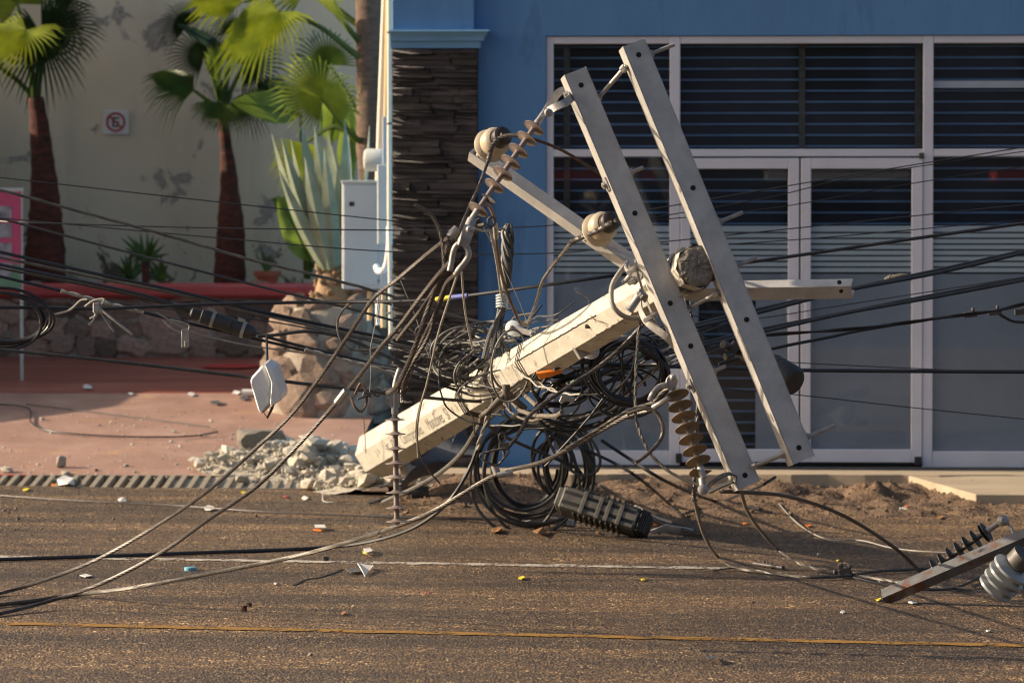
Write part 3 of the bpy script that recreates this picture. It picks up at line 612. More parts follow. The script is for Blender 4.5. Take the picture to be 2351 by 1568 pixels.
fan_leaf(pc, q3(700, 330, 30.2), (-.2, 0, -.9), (-.55, -.75, .3), .42, 190, 26, M['fan_sun'], [q3(836, 340, 30.05), q3(770, 290, 30.1)], 27, .15)
# broad leaves (bird of paradise)
def broad(parent, a, b, w, m_, bow=.1, nrm=(.2, -.9, .3)):
    a, b = Vector(a), Vector(b); d = (b - a).normalized(); n = Vector(nrm); n = (n - d * n.dot(d)).normalized(); e = n.cross(d); L = (b - a).length; vs = []; fs = []; K = 12
    for i in range(K + 1):
        t = i / K; ww = w * (math.sin(math.pi * min(1, t * 1.0) ** .8) ** .8 if 0 < t < 1 else .02); c = a + d * L * t + n * (-bow * L * (t - .5) ** 2 * 2)
        vs += [c + e * ww + n * ww * .25, c, c - e * ww + n * ww * .25]
    for i in range(K):
        o = 3 * i; fs += [(o, o + 1, o + 4, o + 3), (o + 1, o + 2, o + 5, o + 4)]
    mb = MB(); mb.add(vs, fs); mb.tube([a, (a + b) / 2 + n * .0, b], [.014, .009, .004], 5); return mb.build('leaf', m_, parent, True)
bl = thing('broad_leaf_plant', 'broad leafed plant with bright green paddle leaves between middle palm and agave', 'plant', q(668, 655, 32.3))
broad(bl, q(690, 262, 32.1), q(533, 232, 31.9), .15, M['broad']); broad(bl, q(690, 250, 32.3), q(615, 190, 32.2), .11, M['fan']); broad(bl, q(700, 520, 32.2), q(628, 455, 32.0), .13, M['broad']); broad(bl, q(715, 600, 32.1), q(640, 450, 31.95), .15, M['broad']); broad(bl, q(705, 590, 32.3), q(660, 400, 32.3), .12, M['fan'])
broad(bl, q(760, 330, 31.8), q(775, 180, 31.8), .13, M['broad']); broad(bl, q(800, 420, 31.6), q(810, 240, 31.6), .12, M['broad']); broad(bl, q(520, 120, 32.7), q(410, 55, 32.5), .06, M['fan_shade']); broad(bl, q(640, 70, 32.6), q(540, 48, 32.5), .09, M['fan_shade'])
mb = MB()
for a, b in (((700, 640), (690, 262)), ((705, 640), (700, 520)), ((710, 640), (715, 600)), ((702, 640), (760, 330)), ((706, 640), (800, 420))): mb.tube(catmull([q(*a, 32.3), q(*b, 32.2)], .2), .012, 6)
mb.build('leaf_stems', M['fan'], bl, True)
# yucca
yu = thing('small_yucca', 'small spiky yucca against the wall above the red coping', 'plant', q(318, 645, 32.2)); rr = random.Random(5)
def blade(parent, a, b, w, m_, name='leaf'):
    a, b = Vector(a), Vector(b); d = b - a; e = d.cross(Vector((0.2, 1, 0))).normalized(); n = d.cross(e).normalized(); K = 5; vs = []; fs = []
    for i in range(K + 1):
        t = i / K; ww = w * (1 - t ** 1.6) + .001; c = a + d * t - ZZ * (.10 * d.length * t * t); vs += [c - e * ww, c + n * ww * .35, c + e * ww]
    for i in range(K): o = 3 * i; fs += [(o, o + 1, o + 4, o + 3), (o + 1, o + 2, o + 5, o + 4)]
    mb = MB(); mb.add(vs, fs); return mb.build(name, m_, parent, True)
for base, tips in (((335, 600), [(275, 535), (290, 528), (308, 540), (322, 525), (338, 522), (352, 530), (366, 538), (380, 555), (390, 575), (285, 560)]), ((300, 640), [(252, 590), (262, 600), (275, 580), (288, 575), (300, 570), (315, 585), (330, 590), (345, 600), (262, 630)]), ((365, 640), [(350, 590), (370, 580), (388, 600), (396, 630), (340, 600)])):
    for t in tips: blade(yu, q(base[0] + rr.uniform(-6, 6), base[1], 32.2), q(t[0], t[1], 32.2 + rr.uniform(-.2, .2)), .026, M['yucca'])
mb = MB(); mb.tube(catmull([q(335, 660, 32.2), q(334, 600, 32.2)], .05), .035, 8); mb.build('stem', M['trunk'], yu, True)
# terracotta pot with a small sprout
tp = thing('terracotta_pot', 'plain terracotta pot on the red coping right of middle palm', 'pot', q(615, 655, 32.05))
c0 = q(614, 657, 32.05); mb = MB(); mb.lathe(c0, ZZ, [(0, .075), (.09, .105), (.092, .122), (.135, .126), (.135, .108), (.11, .10)], 24); mb.build('body', M['terra'], tp, True)
for i, (dx, hh) in enumerate(((-.05, .34), (-.02, .22), (.03, .2), (-.07, .2))): blade(tp, c0 + Vector((0, 0, .11)), c0 + Vector((dx * 1.6, .02 * i, .11 + hh)), .014, M['yucca'])
# no parking sign on the wall
VS = 33.19; sg = thing('no_parking_sign', 'square white no-parking sign with struck-out E on cream wall', 'sign', PV(266, 281, VS))
def disc(c, r0, r1, v, a0=0, a1=2 * math.pi, n=40):
    mb = MB(); vs = []
    for i in range(n + 1):
        an = a0 + (a1 - a0) * i / n; e = UU * math.cos(an) + ZZ * math.sin(an)
        for r in (r0, r1):
            for dv in (0, .003): vs.append(c + e * r - VV * (v + dv))
    fs = []
    for i in range(n):
        o = 4 * i; fs += [(o, o + 4, o + 6, o + 2), (o + 1, o + 3, o + 7, o + 5), (o + 2, o + 6, o + 7, o + 3), (o, o + 1, o + 5, o + 4)]
    return mb.add(vs, fs)
c = PV(266, 281, VS); hw = .122
mb = MB(); mb.box(c - VV * .006, (UU, VV, ZZ), (hw, .004, hw * .92)); mb.build('panel', M['signw'], sg, False, .003)
disc(c, .070, .090, .011).build('red_ring', M['signr'], sg)
mb = MB(); mb.box(c - VV * .0125, ((UU + ZZ * -.95).normalized(), VV, (ZZ + UU * .95).normalized()), (.075, .0012, .008)); mb.build('red_slash', M['signr'], sg)
mb = MB()
mb.box(c - VV * .011 - UU * .024, (UU, VV, ZZ), (.008, .0008, .045))
for dz in (.037, 0, -.037): mb.box(c - VV * .0115 + UU * .006 + ZZ * dz, (UU, VV, ZZ), (.026, .0008, .008))
mb.build('letter_E', M['signk'], sg)
# pink banner stand at the left edge
VB = 29.6; bn = thing('pink_banner', 'pink banner stand with small pictures at the left edge of the frame', 'banner', S(UZ(20, 815, VB)[0], VB, gz(-4, VB)))
ub0, ub1 = UZ(-70, 600, VB)[0], UZ(49, 600, VB)[0]; zb0, zb1 = UZ(20, 662, VB)[1], UZ(20, 440, VB)[1]
fbox(ub0, ub1, VB - .004, VB + .004, zb0, zb1, 'panel', M['pink'], bn)
fbox(ub0, ub1 + .02, VB - .012, VB + .012, zb1, zb1 + .03, 'top_rail', M['cab2'], bn)
for k in range(4): fbox(UZ(-45, 600, VB)[0], UZ(27, 600, VB)[0], VB - .008, VB - .005, UZ(0, 501 + 45 * k, VB)[1], UZ(0, 474 + 45 * k - (6 if k else 0), VB)[1], 'picture', M['card'], bn)
mb = MB(); vs = [S(UZ(a, b, VB)[0], VB - .0075, UZ(a, b, VB)[1]) for a, b in ((-20, 662), (49, 662), (49, 612), (34, 600), (26, 625), (10, 615), (0, 640), (-20, 645))]; mb.add(vs, [tuple(range(8))]); mb.build('leaf_graphic', M['green'], bn)
for a in (48, -70):
    mb = MB(); u = UZ(a, 600, VB)[0]; mb.tube([S(u, VB + .02, gz(-4, VB)), S(u, VB + .02, zb1 + .03)], .014, 8); mb.build('post', M['cab2'], bn, True)

# ---------------------------------------------------------------- rock pedestal with the agave
VK = 28.05; uk = UZ(764, 800, VK)[0]; zk = gz(-3, VK) - .02; zkt = UZ(760, 705, VK)[1]
sp = thing('rock_planter', 'rounded rock planter pedestal under the agave beside blue shop', 'planter', S(uk, VK, zk))
mb = MB(); mb.lathe(S(uk, VK, zk - .1), ZZ, [(0, .52), (.15, .54), (.35, .51), (.6, .46), (zkt - zk + .1, .38)], 24); core = mb.build('mortar_core', M['mortar'], sp, True)
prs = [rock_mesh(80 + i, M['rock'], 2, .24) for i in range(9)]
for m_ in prs: m_.polygons.foreach_set('use_smooth', [False] * len(m_.polygons)); rr = random.Random(9)
for row, (h, R0, nn, sz) in enumerate(((.10, .50, 9, .33), (.30, .50, 9, .31), (.50, .46, 9, .28), (.67, .42, 8, .26), (.80, .34, 7, .2))):
    for i in range(nn):
        an = 2 * math.pi * (i + .5 * (row % 2)) / nn + rr.uniform(-.1, .1); s = sz * rr.uniform(.85, 1.15)
        p = S(uk, VK, zk) + (UU * math.cos(an) + VV * math.sin(an)) * R0 + ZZ * (h + rr.uniform(-.02, .02))
        inst('rock', rr.choice(prs), core, Matrix.Translation(p) @ Matrix.Rotation(an, 4, 'Z') @ Matrix.Rotation(rr.uniform(-.3, .3), 4, 'X') @ Matrix.Diagonal((s * .55, s * rr.uniform(1.0, 1.35), s * rr.uniform(.8, 1.1), 1)))
ag = thing('agave', 'large blue-green agave with upright pointed leaves on rock planter', 'agave', S(uk, VK, zkt))
def agave_leaf(base, tip, w, seed):
    r = random.Random(seed); a, b = Vector(base), Vector(tip); d = b - a; L = d.length; dn = d.normalized(); out = (Vector((a.x - AC.x, a.y - AC.y, 0)) + (b - a) * .2); e = dn.cross(out).normalized() if out.length > 1e-4 else dn.orthogonal(); n = e.cross(dn); mb = MB(); vs = []; K = 14
    for i in range(K + 1):
        t = i / K; ww = 1.0 * w * (.75 + .6 * t - 1.35 * t ** 1.9) if t < .98 else .003; ww = max(ww, .003); c = a + d * t + n * (.06 * L * math.sin(math.pi * t)); th = .02 * (1 - t) + .003
        vs += [c - e * ww + n * (-.35 * ww), c - n * th, c + e * ww - n * .35 * ww, c + n * (th)]
        # shallow gutter along the leaf
    fs = []
    for i in range(K):
        o = 4 * i
        for k in range(4): fs.append((o + k, o + (k + 1) % 4, o + 4 + (k + 1) % 4, o + 4 + k))
    fs += [(3, 2, 1, 0), tuple(4 * K + k for k in range(4))]; mb.add(vs, fs); return mb.build('leaf', M['agave'], ag, True)
AC = PV(763, 640, VK)
for i, (tx, ty, w, dv, bx, by) in enumerate(((624, 308, .10, -.12, 745, 612), (646, 315, .09, -.28, 752, 610), (668, 322, .09, -.05, 756, 605), (692, 286, .10, .12, 760, 605), (722, 290, .10, -.32, 765, 612), (752, 300, .10, .15, 768, 605), (792, 276, .11, -.1, 772, 605), (800, 310, .09, .25, 772, 600), (848, 290, .09, .1, 785, 610), (640, 390, .09, -.35, 748, 615), (820, 360, .09, -.2, 782, 612), (700, 360, .10, -.42, 758, 618), (745, 340, .09, -.40, 766, 620))):
    agave_leaf(PV(bx, by, VK + dv * .25), PV(tx, ty, VK + dv), w, i)
chipme = rock_mesh(301, M['agaveb'], 1, .1); rr = random.Random(4)
mb = MB(); mb.lathe(PV(762, 712, VK), ZZ, [(0, .15), (.12, .14), (.25, .10), (.36, .06)], 16); ab = mb.build('stump', M['agaveb'], ag, True)
for i in range(60):
    h = rr.random(); an = rr.uniform(0, 2 * math.pi); R0 = .165 - .06 * h; p = PV(762, 712, VK) + Vector((math.cos(an) * R0, math.sin(an) * R0, .02 + h * .32))
    inst('leaf_scar', chipme, ab, Matrix.Translation(p) @ Matrix.Rotation(an, 4, 'Z') @ Matrix.Rotation(-.7, 4, 'Y') @ Matrix.Diagonal((.09, .07, .035, 1)))
gl = thing('white_globe', 'white round globe standing behind rock planter', 'globe', PV(680, 740, 28.75)); mb = MB(); mb.lathe(PV(681, 760, 28.75), ZZ, [(0, .10)] + [(.12 + .12 * math.sin(a), .125 * math.cos(a)) for a in [rad(x) for x in range(-80, 91, 10)]], 24); mb.build('shell', M['pvc'], gl, True); mb = MB(); mb.lathe(PV(681, 770, 28.75) - ZZ * .3, ZZ, [(0, .05), (.33, .05)], 12); mb.build('neck', M['pvc'], gl, True)

# ---------------------------------------------------------------- electrical cabinet, meter and pipes by the shop corner
VC = 27.0; cu0, cu1 = UZ(785, 540, VC)[0], UZ(889, 540, VC)[0]; cz0, cz1 = UZ(830, 664, VC)[1], UZ(830, 420, VC)[1]
cb = thing('electrical_cabinet', 'tall grey electrical cabinet on post between agave and blue shop', 'cabinet', S(cu0 + .17, VC, cz0))
fbox(cu0, cu1, VC, VC + .16, cz0, cz1, 'body', M['cab'], cb, .008); fbox(cu0 - .006, cu1 + .006, VC - .012, VC + .165, cz1 - .004, cz1 + .018, 'lid', M['cab2'], cb, .004)
fbox(cu0 + .015, cu1 - .07, VC - .006, VC + .001, cz0 + .03, cz1 - .02, 'door', M['cab'], cb, .003)
fbox(UZ(802, 470, VC)[0], UZ(814, 470, VC)[0], VC - .009, VC - .006, UZ(0, 474, VC)[1], UZ(0, 464, VC)[1], 'label_plate', M['signk'], cb)
c = PV(865, 645, VC); mb = MB(); mb.lathe(c - VV * .001 + VV * .002, -VV, [(0, .018), (.004, .018)], 16); mb.build('knockout_hole', M['hole'], cb)
mb = MB(); mb.tube([S(cu1 - .06, VC + .08, cz0), S(cu1 - .06, VC + .08, UZ(0, 735, VC)[1])], .018, 12); mb.build('post', M['cab2'], cb, True)
mb = MB(); mb.tube([S(cu1 - .14, VC + .08, cz0), S(cu1 - .14, VC + .08, UZ(0, 735, VC)[1])], .018, 10); mb.build('conduit', M['pipeo'], cb, True)
mt = thing('meter_box', 'narrow tall grey meter box beside the cabinet at shop corner', 'meter box', PV(878, 560, VC - .1))
fbox(UZ(866, 400, 26.6)[0], UZ(893, 400, 26.6)[0], 26.6, 26.72, UZ(880, 561, 26.6)[1], UZ(880, 378, 26.6)[1], 'body', M['cab2'], mt, .006)
fbox(UZ(878, 300, 26.62)[0], UZ(892, 300, 26.62)[0], 26.62, 26.70, UZ(880, 378, 26.6)[1], UZ(880, 268, 26.6)[1], 'upper_duct', M['cab'], mt, .004)
mh = thing('round_meter', 'pale rounded meter housing above the grey cabinet', 'meter', PV(855, 368, VC)); c = PV(856, 368, VC + .1)
mb = MB(); mb.lathe(c + UU * .065, -UU, [(0, .0), (0, .086), (.11, .086), (.125, .078), (.132, .06), (.132, 0.001)], 28); mb.build('housing', M['cab2'], mh, True); mb = MB(); mb.tube([c + UU * .05, S(UZ(876, 368, VC)[0], VC + .1, c.z)], .03, 10); mb.build('arm', M['cab2'], mh, True)
pp = thing('cream_riser_pipe', 'cream riser pipe running up the shop corner', 'pipe', PV(898, 745, 25.8))
up = UZ(897.5, 400, 25.8)[0]; mb = MB(); mb.tube([S(up, 25.8, UZ(0, 800, 25.8)[1]), S(up - .012, 25.8, UZ(0, 500, 25.8)[1]), S(up - .01, 25.8, 5.0)], .016, 12); mb.build('pipe', M['pipew'], pp, True)
for py in (80, 288, 720): mb = MB(); mb.lathe(S(up - .01, 25.8, UZ(0, py, 25.8)[1]), ZZ, [(0, .019), (.014, .019)], 12); mb.build('clip', M['galvdark'], pp, True)
po = thing('beige_service_pole', 'orange-beige leaning service pole behind the cabinet', 'pole', PV(866, 600, 27.4))
mb = MB(); mb.tube([PV(861, 640, 27.4), PV(872, 300, 27.4), PV(885, -40, 27.4)], .024, 12); mb.build('shaft', M['pipew'], po, True); mb = MB(); mb.tube([PV(884, 600, 27.35), PV(886, 300, 27.35), PV(892, -40, 27.35)], .02, 10); mb.build('inner_pipe', M['pipeo'], po, True)
el = thing('white_pipe_elbow', 'white plastic pipe elbow hooked out in front of the cabinet', 'pipe', PV(868, 625, 26.5)); mb = MB(); mb.tube(catmull([PV(864, 612, 26.45), PV(868, 622, 26.4), PV(878, 622, 26.35), (PV(888, 605, 26.3)), PV(894, 560, 26.2), PV(894, 520, 26.2)], .02), .024, 12); mb.build('elbow', M['pvc'], el, True)
for i, (px0, py0, px1, py1, m_, v, lb) in enumerate(((868, 668, 868, 742, 'pvc', 27.0, 'short white standpipe below the cabinet'), (880, 668, 880, 748, 'pipeo', 26.9, 'short orange standpipe below the cabinet'))):
    t = thing('standpipe', lb, 'pipe', PV(px0, py1, v)); mb = MB(); mb.tube([PV(px0, py0, v), PV(px1, py1 + 4, v)], .02, 10); mb.build('pipe', M[m_], t, True)
# ---------------------------------------------------------------- the fallen pole
PB, PT = P(872, 1038, 24.3), P(1601, 611, 15.0)
AX = (PT - PB).normalized(); PL = (PT - PB).length
mid = PB.lerp(PT, .6); vw = (CAM - mid).normalized(); N0 = (vw - AX * vw.dot(AX)).normalized(); N1 = AX.cross(N0)
def prad(t): return .158 + (.086 - .158) * t
def ppt(s, ang=0, r=1.0): t = s / PL; return PB + AX * s + (N0 * math.cos(ang) + N1 * math.sin(ang)) * prad(t) * r
pole = thing('fallen_utility_pole', 'octagonal concrete utility pole snapped and leaning towards the road', 'utility pole', PB)
mb = MB(); nst = 26; vs = []; fs = []; rr = random.Random(2)
for i in range(nst + 1):
    t = i / nst; rc = prad(t) / math.cos(math.pi / 8)
    for k in range(8):
        an = math.pi / 8 + k * math.pi / 4; j = .02 if 0 < i < nst else (.04 if i == 0 else .02)
        p = PB + AX * (PL * t + (rr.uniform(-.05, .05) if i == 0 else 0)) + (N0 * math.cos(an) + N1 * math.sin(an)) * rc * (1 + rr.uniform(-j, j) * .25); vs.append(p)
for i in range(nst):
    for k in range(8): fs.append((i * 8 + k, i * 8 + (k + 1) % 8, i * 8 + 8 + (k + 1) % 8, i * 8 + 8 + k))
fs.append(tuple(range(8))[::-1]); mb.add(vs, fs); mb.build('shaft', M['conc'], pole)
mb = MB(); rc = prad(1); vs = []; K = 40; rg = 6
for j in range(rg + 1):
    for k in range(K):
        an = 2 * math.pi * k / K; a8 = (an % (math.pi / 4)) - math.pi / 8; ro = rc / math.cos(a8) * (j / rg) * (.985 - .012 * rr.random() if j == rg else 1)
        vs.append(PT + AX * (.014 * (1 - (j / rg) ** 3) + rr.uniform(-.0035, .0035) * (j < rg) - .004 * (j == rg)) + (N0 * math.cos(an) + N1 * math.sin(an)) * ro)
mb.add(vs, [(j * K + k, j * K + (k + 1) % K, (j + 1) * K + (k + 1) % K, (j + 1) * K + k) for j in range(rg) for k in range(K)]); mb.build('broken_top', M['conc_raw'], pole)
def s_at0(px):
    a, b = 0, PL
    for _ in range(40):
        m = (a + b) / 2; p = PB + AX * m
        if CX + FPX * p.x / p.y < px: a = m
        else: b = m
    return a
# stencilled lettering on the camera-side facet
def pole_text(s0, txt, size, off=0):
    cu = bpy.data.curves.new('lettering', 'FONT'); cu.body = txt; cu.size = size; cu.extrude = .0004; cu.align_y = 'CENTER'; o = bpy.data.objects.new('lettering', cu); link(o, pole); cu.materials.append(M['ink'])
    t = (s0 + .4) / PL; nn = N0; yv = nn.cross(AX); p = PB + AX * s0 + nn * (prad(s0 / PL) + .0012) + yv * off; slope_ = (prad(1) - prad(0)) / PL; xa = (AX + nn * slope_).normalized(); nn2 = xa.cross(yv).normalized()
    o.matrix_basis = Matrix.Translation(p - root_loc(pole)) @ Matrix((xa, yv, nn2)).transposed().to_4x4() @ Matrix.Diagonal((1.3, 1, 1, 1)); me_ = bpy.data.meshes.new_from_object(o); mx = o.matrix_basis.copy(); bpy.data.objects.remove(o); o = bpy.data.objects.new('lettering', me_); link(o, pole); o.matrix_basis = mx; return o
ps_ = 1.25
for w_, sz in (('PC', .08), ('PBM.', .105), ('Construcciones', .098), ('Monzones', .105), ('SI', .11), ('I', .06), ('I', .06), ('-', .06), ('I', .06)):
    pole_text(ps_, w_, sz, -.006); ps_ += len(w_) * sz * .66 + .11
for e_, s0_, s1_ in ((math.pi / 8, s_at0(1400), s_at0(1490)), (-math.pi / 8, s_at0(1240), s_at0(1420)), (math.pi / 8, s_at0(1210), s_at0(1250))):
    pts = []; n_ = 60
    for i in range(n_ + 1):
        ss = s0_ + (s1_ - s0_) * i / n_; pts.append(PB + AX * ss + (N0 * math.cos(e_) + N1 * math.sin(e_)) * (prad(ss / PL) / math.cos(math.pi / 8) + .0004) + N1 * .004 * mnoise.noise(Vector((ss * 14, 0, 0))))
    mb = MB(); mb.ribbon(pts, .006, .0015, N1); mb.build('edge_crack', M['porcd'], pole)
# wire bands round the pole
def band(s, w, m_, name='wire_band', n=1, r=.0035):
    for i in range(n):
        ss = s + i * w; pts = []
        for k in range(9): an = math.pi / 8 + k * math.pi / 4; t = ss / PL; pts.append(PB + AX * (ss + .01 * math.sin(k)) + (N0 * math.cos(an) + N1 * math.sin(an)) * (prad(t) / math.cos(math.pi / 8) + r))
        mb = MB(); mb.tube(pts, r, 5); mb.build(name, M[m_], pole)
def s_at(px):                                          # axial distance where the pole crosses image column px
    a, b = 0, PL
    for _ in range(40):
        m = (a + b) / 2; p = PB + AX * m
        if CX + FPX * p.x / p.y < px: a = m
        else: b = m
    return a
band(s_at(1236), .05, 'galvdark', 'wire_band', 3, .0028); band(s_at(1100), .05, 'galvdark', 'wire_band', 4, .0035); band(s_at(1165), .04, 'grey', 'wire_band', 3, .004)
# step bolt and tie wire near the top
s0 = s_at(1397); c = ppt(s0, -.05); mb = MB(); mb.lathe(c - N0 * .01, N0 * .6 - N1 * .4, [(0, .010), (.03, .010), (.03, .006), (.02, .005)], 10); mb.build('anchor_socket', M['galvdark'], pole, True)
def ZPx(px): p = PB + AX * s_at(px); return p.y
mb = MB(); mb.tube(catmull([P(1323, 669, 16.9), P(1350, 686, 16.85), P(1352, 712, 16.8), P(1362, 732, 16.6), P(1385, 740, 16.45)], .02), .002, 5); mb.build('tie_wire', M['cop'], pole)
# ---- double crossarm clamped near the tip
ZA = 15.1
D_ARM = (P(1715, 1117, 15.02) - P(1316, 168, 15.18)).normalized()
FACE = (AX - D_ARM * AX.dot(D_ARM)).normalized(); SIDE = FACE.cross(D_ARM).normalized()
if SIDE.x < 0: SIDE = -SIDE
def crossarm(a, b, label, holes, bolts):
    t = thing('steel_crossarm', label, 'crossarm', (a + b) / 2, 'crossarms on the fallen pole'); d = (b - a).normalized(); L = (b - a).length; hw, hd, th = .051, .043, .005; c = (a + b) / 2
    mb = MB()
    for sx in (-1, 1): mb.box(c + SIDE * sx * (hw - th / 2), (d, SIDE, FACE), (L / 2, th / 2, hd))
    web = mb.build('side_walls', M['galv'], t, False, .0015)
    for sf, nm in ((1, 'front_face'), (-1, 'rear_face')):
        mb = MB(); mb.box(c + FACE * sf * (hd - th / 2), (d, SIDE, FACE), (L / 2 - .0008, hw - th - .0004, th / 2 + .0006)); mb.build(nm, M['galv'], t)
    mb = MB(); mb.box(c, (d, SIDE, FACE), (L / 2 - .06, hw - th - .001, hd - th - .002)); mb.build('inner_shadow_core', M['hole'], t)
    for f, off in holes:
        p = a + d * (L * f) + FACE * (hd + .0006) + SIDE * off; mb = MB(); mb.lathe(p, FACE, [(0, .0115), (.0012, .0115)], 14); h = mb.build('bolt_hole', M['hole'], t)
    for f, sgn, ln in bolts:
        p = a + d * (L * f) + SIDE * sgn * hw; mb = MB(); mb.box(p + SIDE * sgn * .003, (d, SIDE, FACE), (.028, .003, .028)); mb.hexbolt(p + SIDE * sgn * .006, SIDE * sgn, .016, .014); mb.lathe(p + SIDE * sgn * .0195, SIDE * sgn, [(0, .0085), (ln, .0085)], 10); mb.build('bolt', M['galv2'], t, True)
    return t
a1, b1 = P(1316, 168, 15.20), P(1715, 1117, 15.04); a2, b2 = P(1450, 103, 15.12), P(1840, 1059, 14.96)
crossarm(a1, b1, 'left steel crossarm clamped to the fallen pole tip', [(.035, 0), (.345, 0), (.665, 0), (.975, 0), (.56, -.01)], [(.255, 1, .05), (.735, 1, .045), (.26, -1, .004), (.745, -1, .004)])
crossarm(a2, b2, 'right steel crossarm clamped to the fallen pole tip', [(.03, 0), (.35, 0), (.665, 0), (.97, 0)], [(.035, 1, .10), (.44, 1, .10), (.545, 1, .08), (.955, 1, .12)])
for f, ga, lb in ((.075, 0, 'upper through bolt joining the two crossarms'), (.485, .0, 'middle through bolt above the pole tip between crossarms'), (.585, 0, 'through bolt below the pole tip between crossarms'), (.965, 0, 'lower through bolt joining the two crossarms')):
    t = thing('spacer_bolt', lb, 'bolt', a1.lerp(b1, f), 'through bolts between crossarms'); p = a1.lerp(b1, f) + SIDE * .051; r = a2.lerp(b2, f + .0) - SIDE * .051
    if f == .075: r = P(1438, 152, 15.1)
    if f == .965: r = P(1806, 1040, 14.97); p = P(1728, 1071, 15.0)
    d = (r - p).normalized(); mb = MB(); mb.tube([p, r], .0095, 10); mb.build('rod', M['galv2'], t, True); mb = MB(); mb.hexbolt(r - d * .028, d, .017, .022); mb.build('nut', M['galv2'], t); mb = MB(); mb.hexbolt(p, d, .016, .016); mb.build('nut', M['galv2'], t)
# clamp plate, U-bolts and strap where the left arm meets the pole
cp = thing('clamp_bracket', 'steel clamp plate with bolts where left crossarm meets the pole', 'bracket', P(1470, 660, 15.3))
mb = MB(); mb.ribbon(catmull([P(1458, 600, 15.25), P(1468, 640, 15.27), P(1480, 680, 15.27), P(1498, 722, 15.2), P(1506, 745, 15.15)], .02), .055, .008, SIDE * -.3 + FACE); mb.build('plate', M['galv2'], cp)
for (x0, y0, x1, y1) in ((1466, 612, 1443, 627), (1460, 642, 1446, 650), (1504, 722, 1482, 736)):
    p, r = P(x0, y0, 15.2), P(x1, y1, 15.1); d = (r - p).normalized(); mb = MB(); mb.tube([p, r], .0105, 10); mb.hexbolt(p + d * .02, d, .019, .018); mb.build('bolt', M['galv2'], cp, True)
mb = MB(); mb.tube(catmull([P(1441, 602, 15.4), P(1438, 616, 15.35), P(1447, 628, 15.3), P(1440, 640, 15.3), P(1432, 646, 15.35)], .01), .009, 8); mb.build('u_bolt', M['galv2'], cp, True)
mb = MB(); mb.lathe(P(1444, 715, 15.0), P(1470, 675, 15.0) - P(1444, 715, 15.0), [(0, .018), (.003, .021), (.01, .017), (.07, .017), (.085, .022), (.10, .012)], 14); mb.build('wire_guard', M['galv2'], cp, True)
for k in range(3): mb = MB(); mb.tube(catmull([P(1462 + 4 * k, 677 + 5 * k, 15.0), P(1469 + 4 * k, 667 + 5 * k, 14.96), P(1477 + 4 * k, 672 + 4 * k, 14.97), P(1472 + 4 * k, 684 + 4 * k, 15.0)], .01), .007, 7); mb.build('wire_loop', M['galv2'], cp, True)
st_ = thing('flat_brace', 'bent flat steel brace running from pole to left crossarm', 'brace', P(1474, 720, 15.1))
mb = MB(); mb.ribbon(catmull([P(1470, 690, 15.25), P(1471, 712, 15.2), P(1483, 736, 15.15), P(1505, 755, 15.12), P(1530, 773, 15.1), P(1553, 796, 15.12)], .015), .034, .006, SIDE * .4 + D_ARM * -.5 + FACE * .6); mb.build('strap', M['galv2'], st_)
hz = thing('grey_hose_loop', 'stiff grey tube looped round the pole below the crossarms', 'tube', P(1405, 660, 15.5)); mb = MB(); mb.tube(catmull([P(1437, 608, 15.4), P(1420, 630, 15.35), P(1405, 658, 15.3), P(1405, 695, 15.25), P(1420, 718, 15.25), P(1445, 730, 15.3), P(1475, 730, 15.5)], .02), .011, 10); mb.build('tube', M['lightw'], hz, True)
# pole band parts visible left of the cap
cb2 = thing('pole_top_clamp', 'curved steel clamp strap round the pole tip behind cap', 'clamp', ppt(PL - .15)); mb = MB(); pts = []
for k in range(14): an = -1.9 + k * .3; t = (PL - .14) / PL; pts.append(PB + AX * (PL - .14) + (N0 * math.cos(an) + N1 * math.sin(an)) * (prad(t) * 1.10))
mb.ribbon(pts, .05, .006, AX); mb.build('strap', M['galv2'], cb2, True)
for (x0, y0, x1, y1) in ((1556, 683, 1577, 664), (1560, 572, 1545, 583)):
    mb = MB(); mb.ribbon([P(x0, y0, 15.1), P((x0 + x1) / 2, (y0 + y1) / 2, 15.08), P(x1, y1, 15.1)], .04, .006, AX); mb.build('lug', M['galv2'], cb2)
# ---- secondary arms with pin insulators
def channel(name, a, b, w, h, label, m_, face, group=None):
    t = thing(name, label, 'crossarm', (a + b) / 2, group); d = (b - a).normalized(); f = Vector(face); f = (f - d * f.dot(d)).normalized(); y = f.cross(d); L = (b - a).length; c = (a + b) / 2
    mb = MB(); mb.box(c + f * (h / 2), (d, y, f), (L / 2, w / 2, .003)); mb.build('web', m_, t)
    mb = MB(); mb.box(c + y * (w / 2 - .003), (d, y, f), (L / 2 - .0005, .003, h / 2 - .0035)); mb.build('flange', m_, t)
    mb = MB(); mb.box(c - y * (w / 2 - .003), (d, y, f), (L / 2 - .0005, .003, h / 2 - .0035)); mb.build('flange', m_, t)
    return t, d, y, f
sa, sb = P(1086, 350, 15.75), P(1482, 628, 15.45)
t, d, y, f = channel('secondary_arm', sa, sb, .058, .058, 'pale galvanised arm carrying two pin insulators left of crossarms', M['galv'], (-.35, -.62, -.70))
for k, (px, py) in enumerate(((1091, 352), (1173, 410))): mb = MB(); mb.lathe(P(px, py, 15.69), f, [(0, .009), (.003, .009)], 10); mb.build('bolt_hole', M['hole'], t)
ra, rb = P(1575, 668, 15.55), P(1958, 662, 15.35)
t, d, y, f = channel('secondary_arm', ra, rb, .062, .060, 'galvanised arm pointing right behind the right crossarm', M['galv'], (-.05, -.85, -.5))
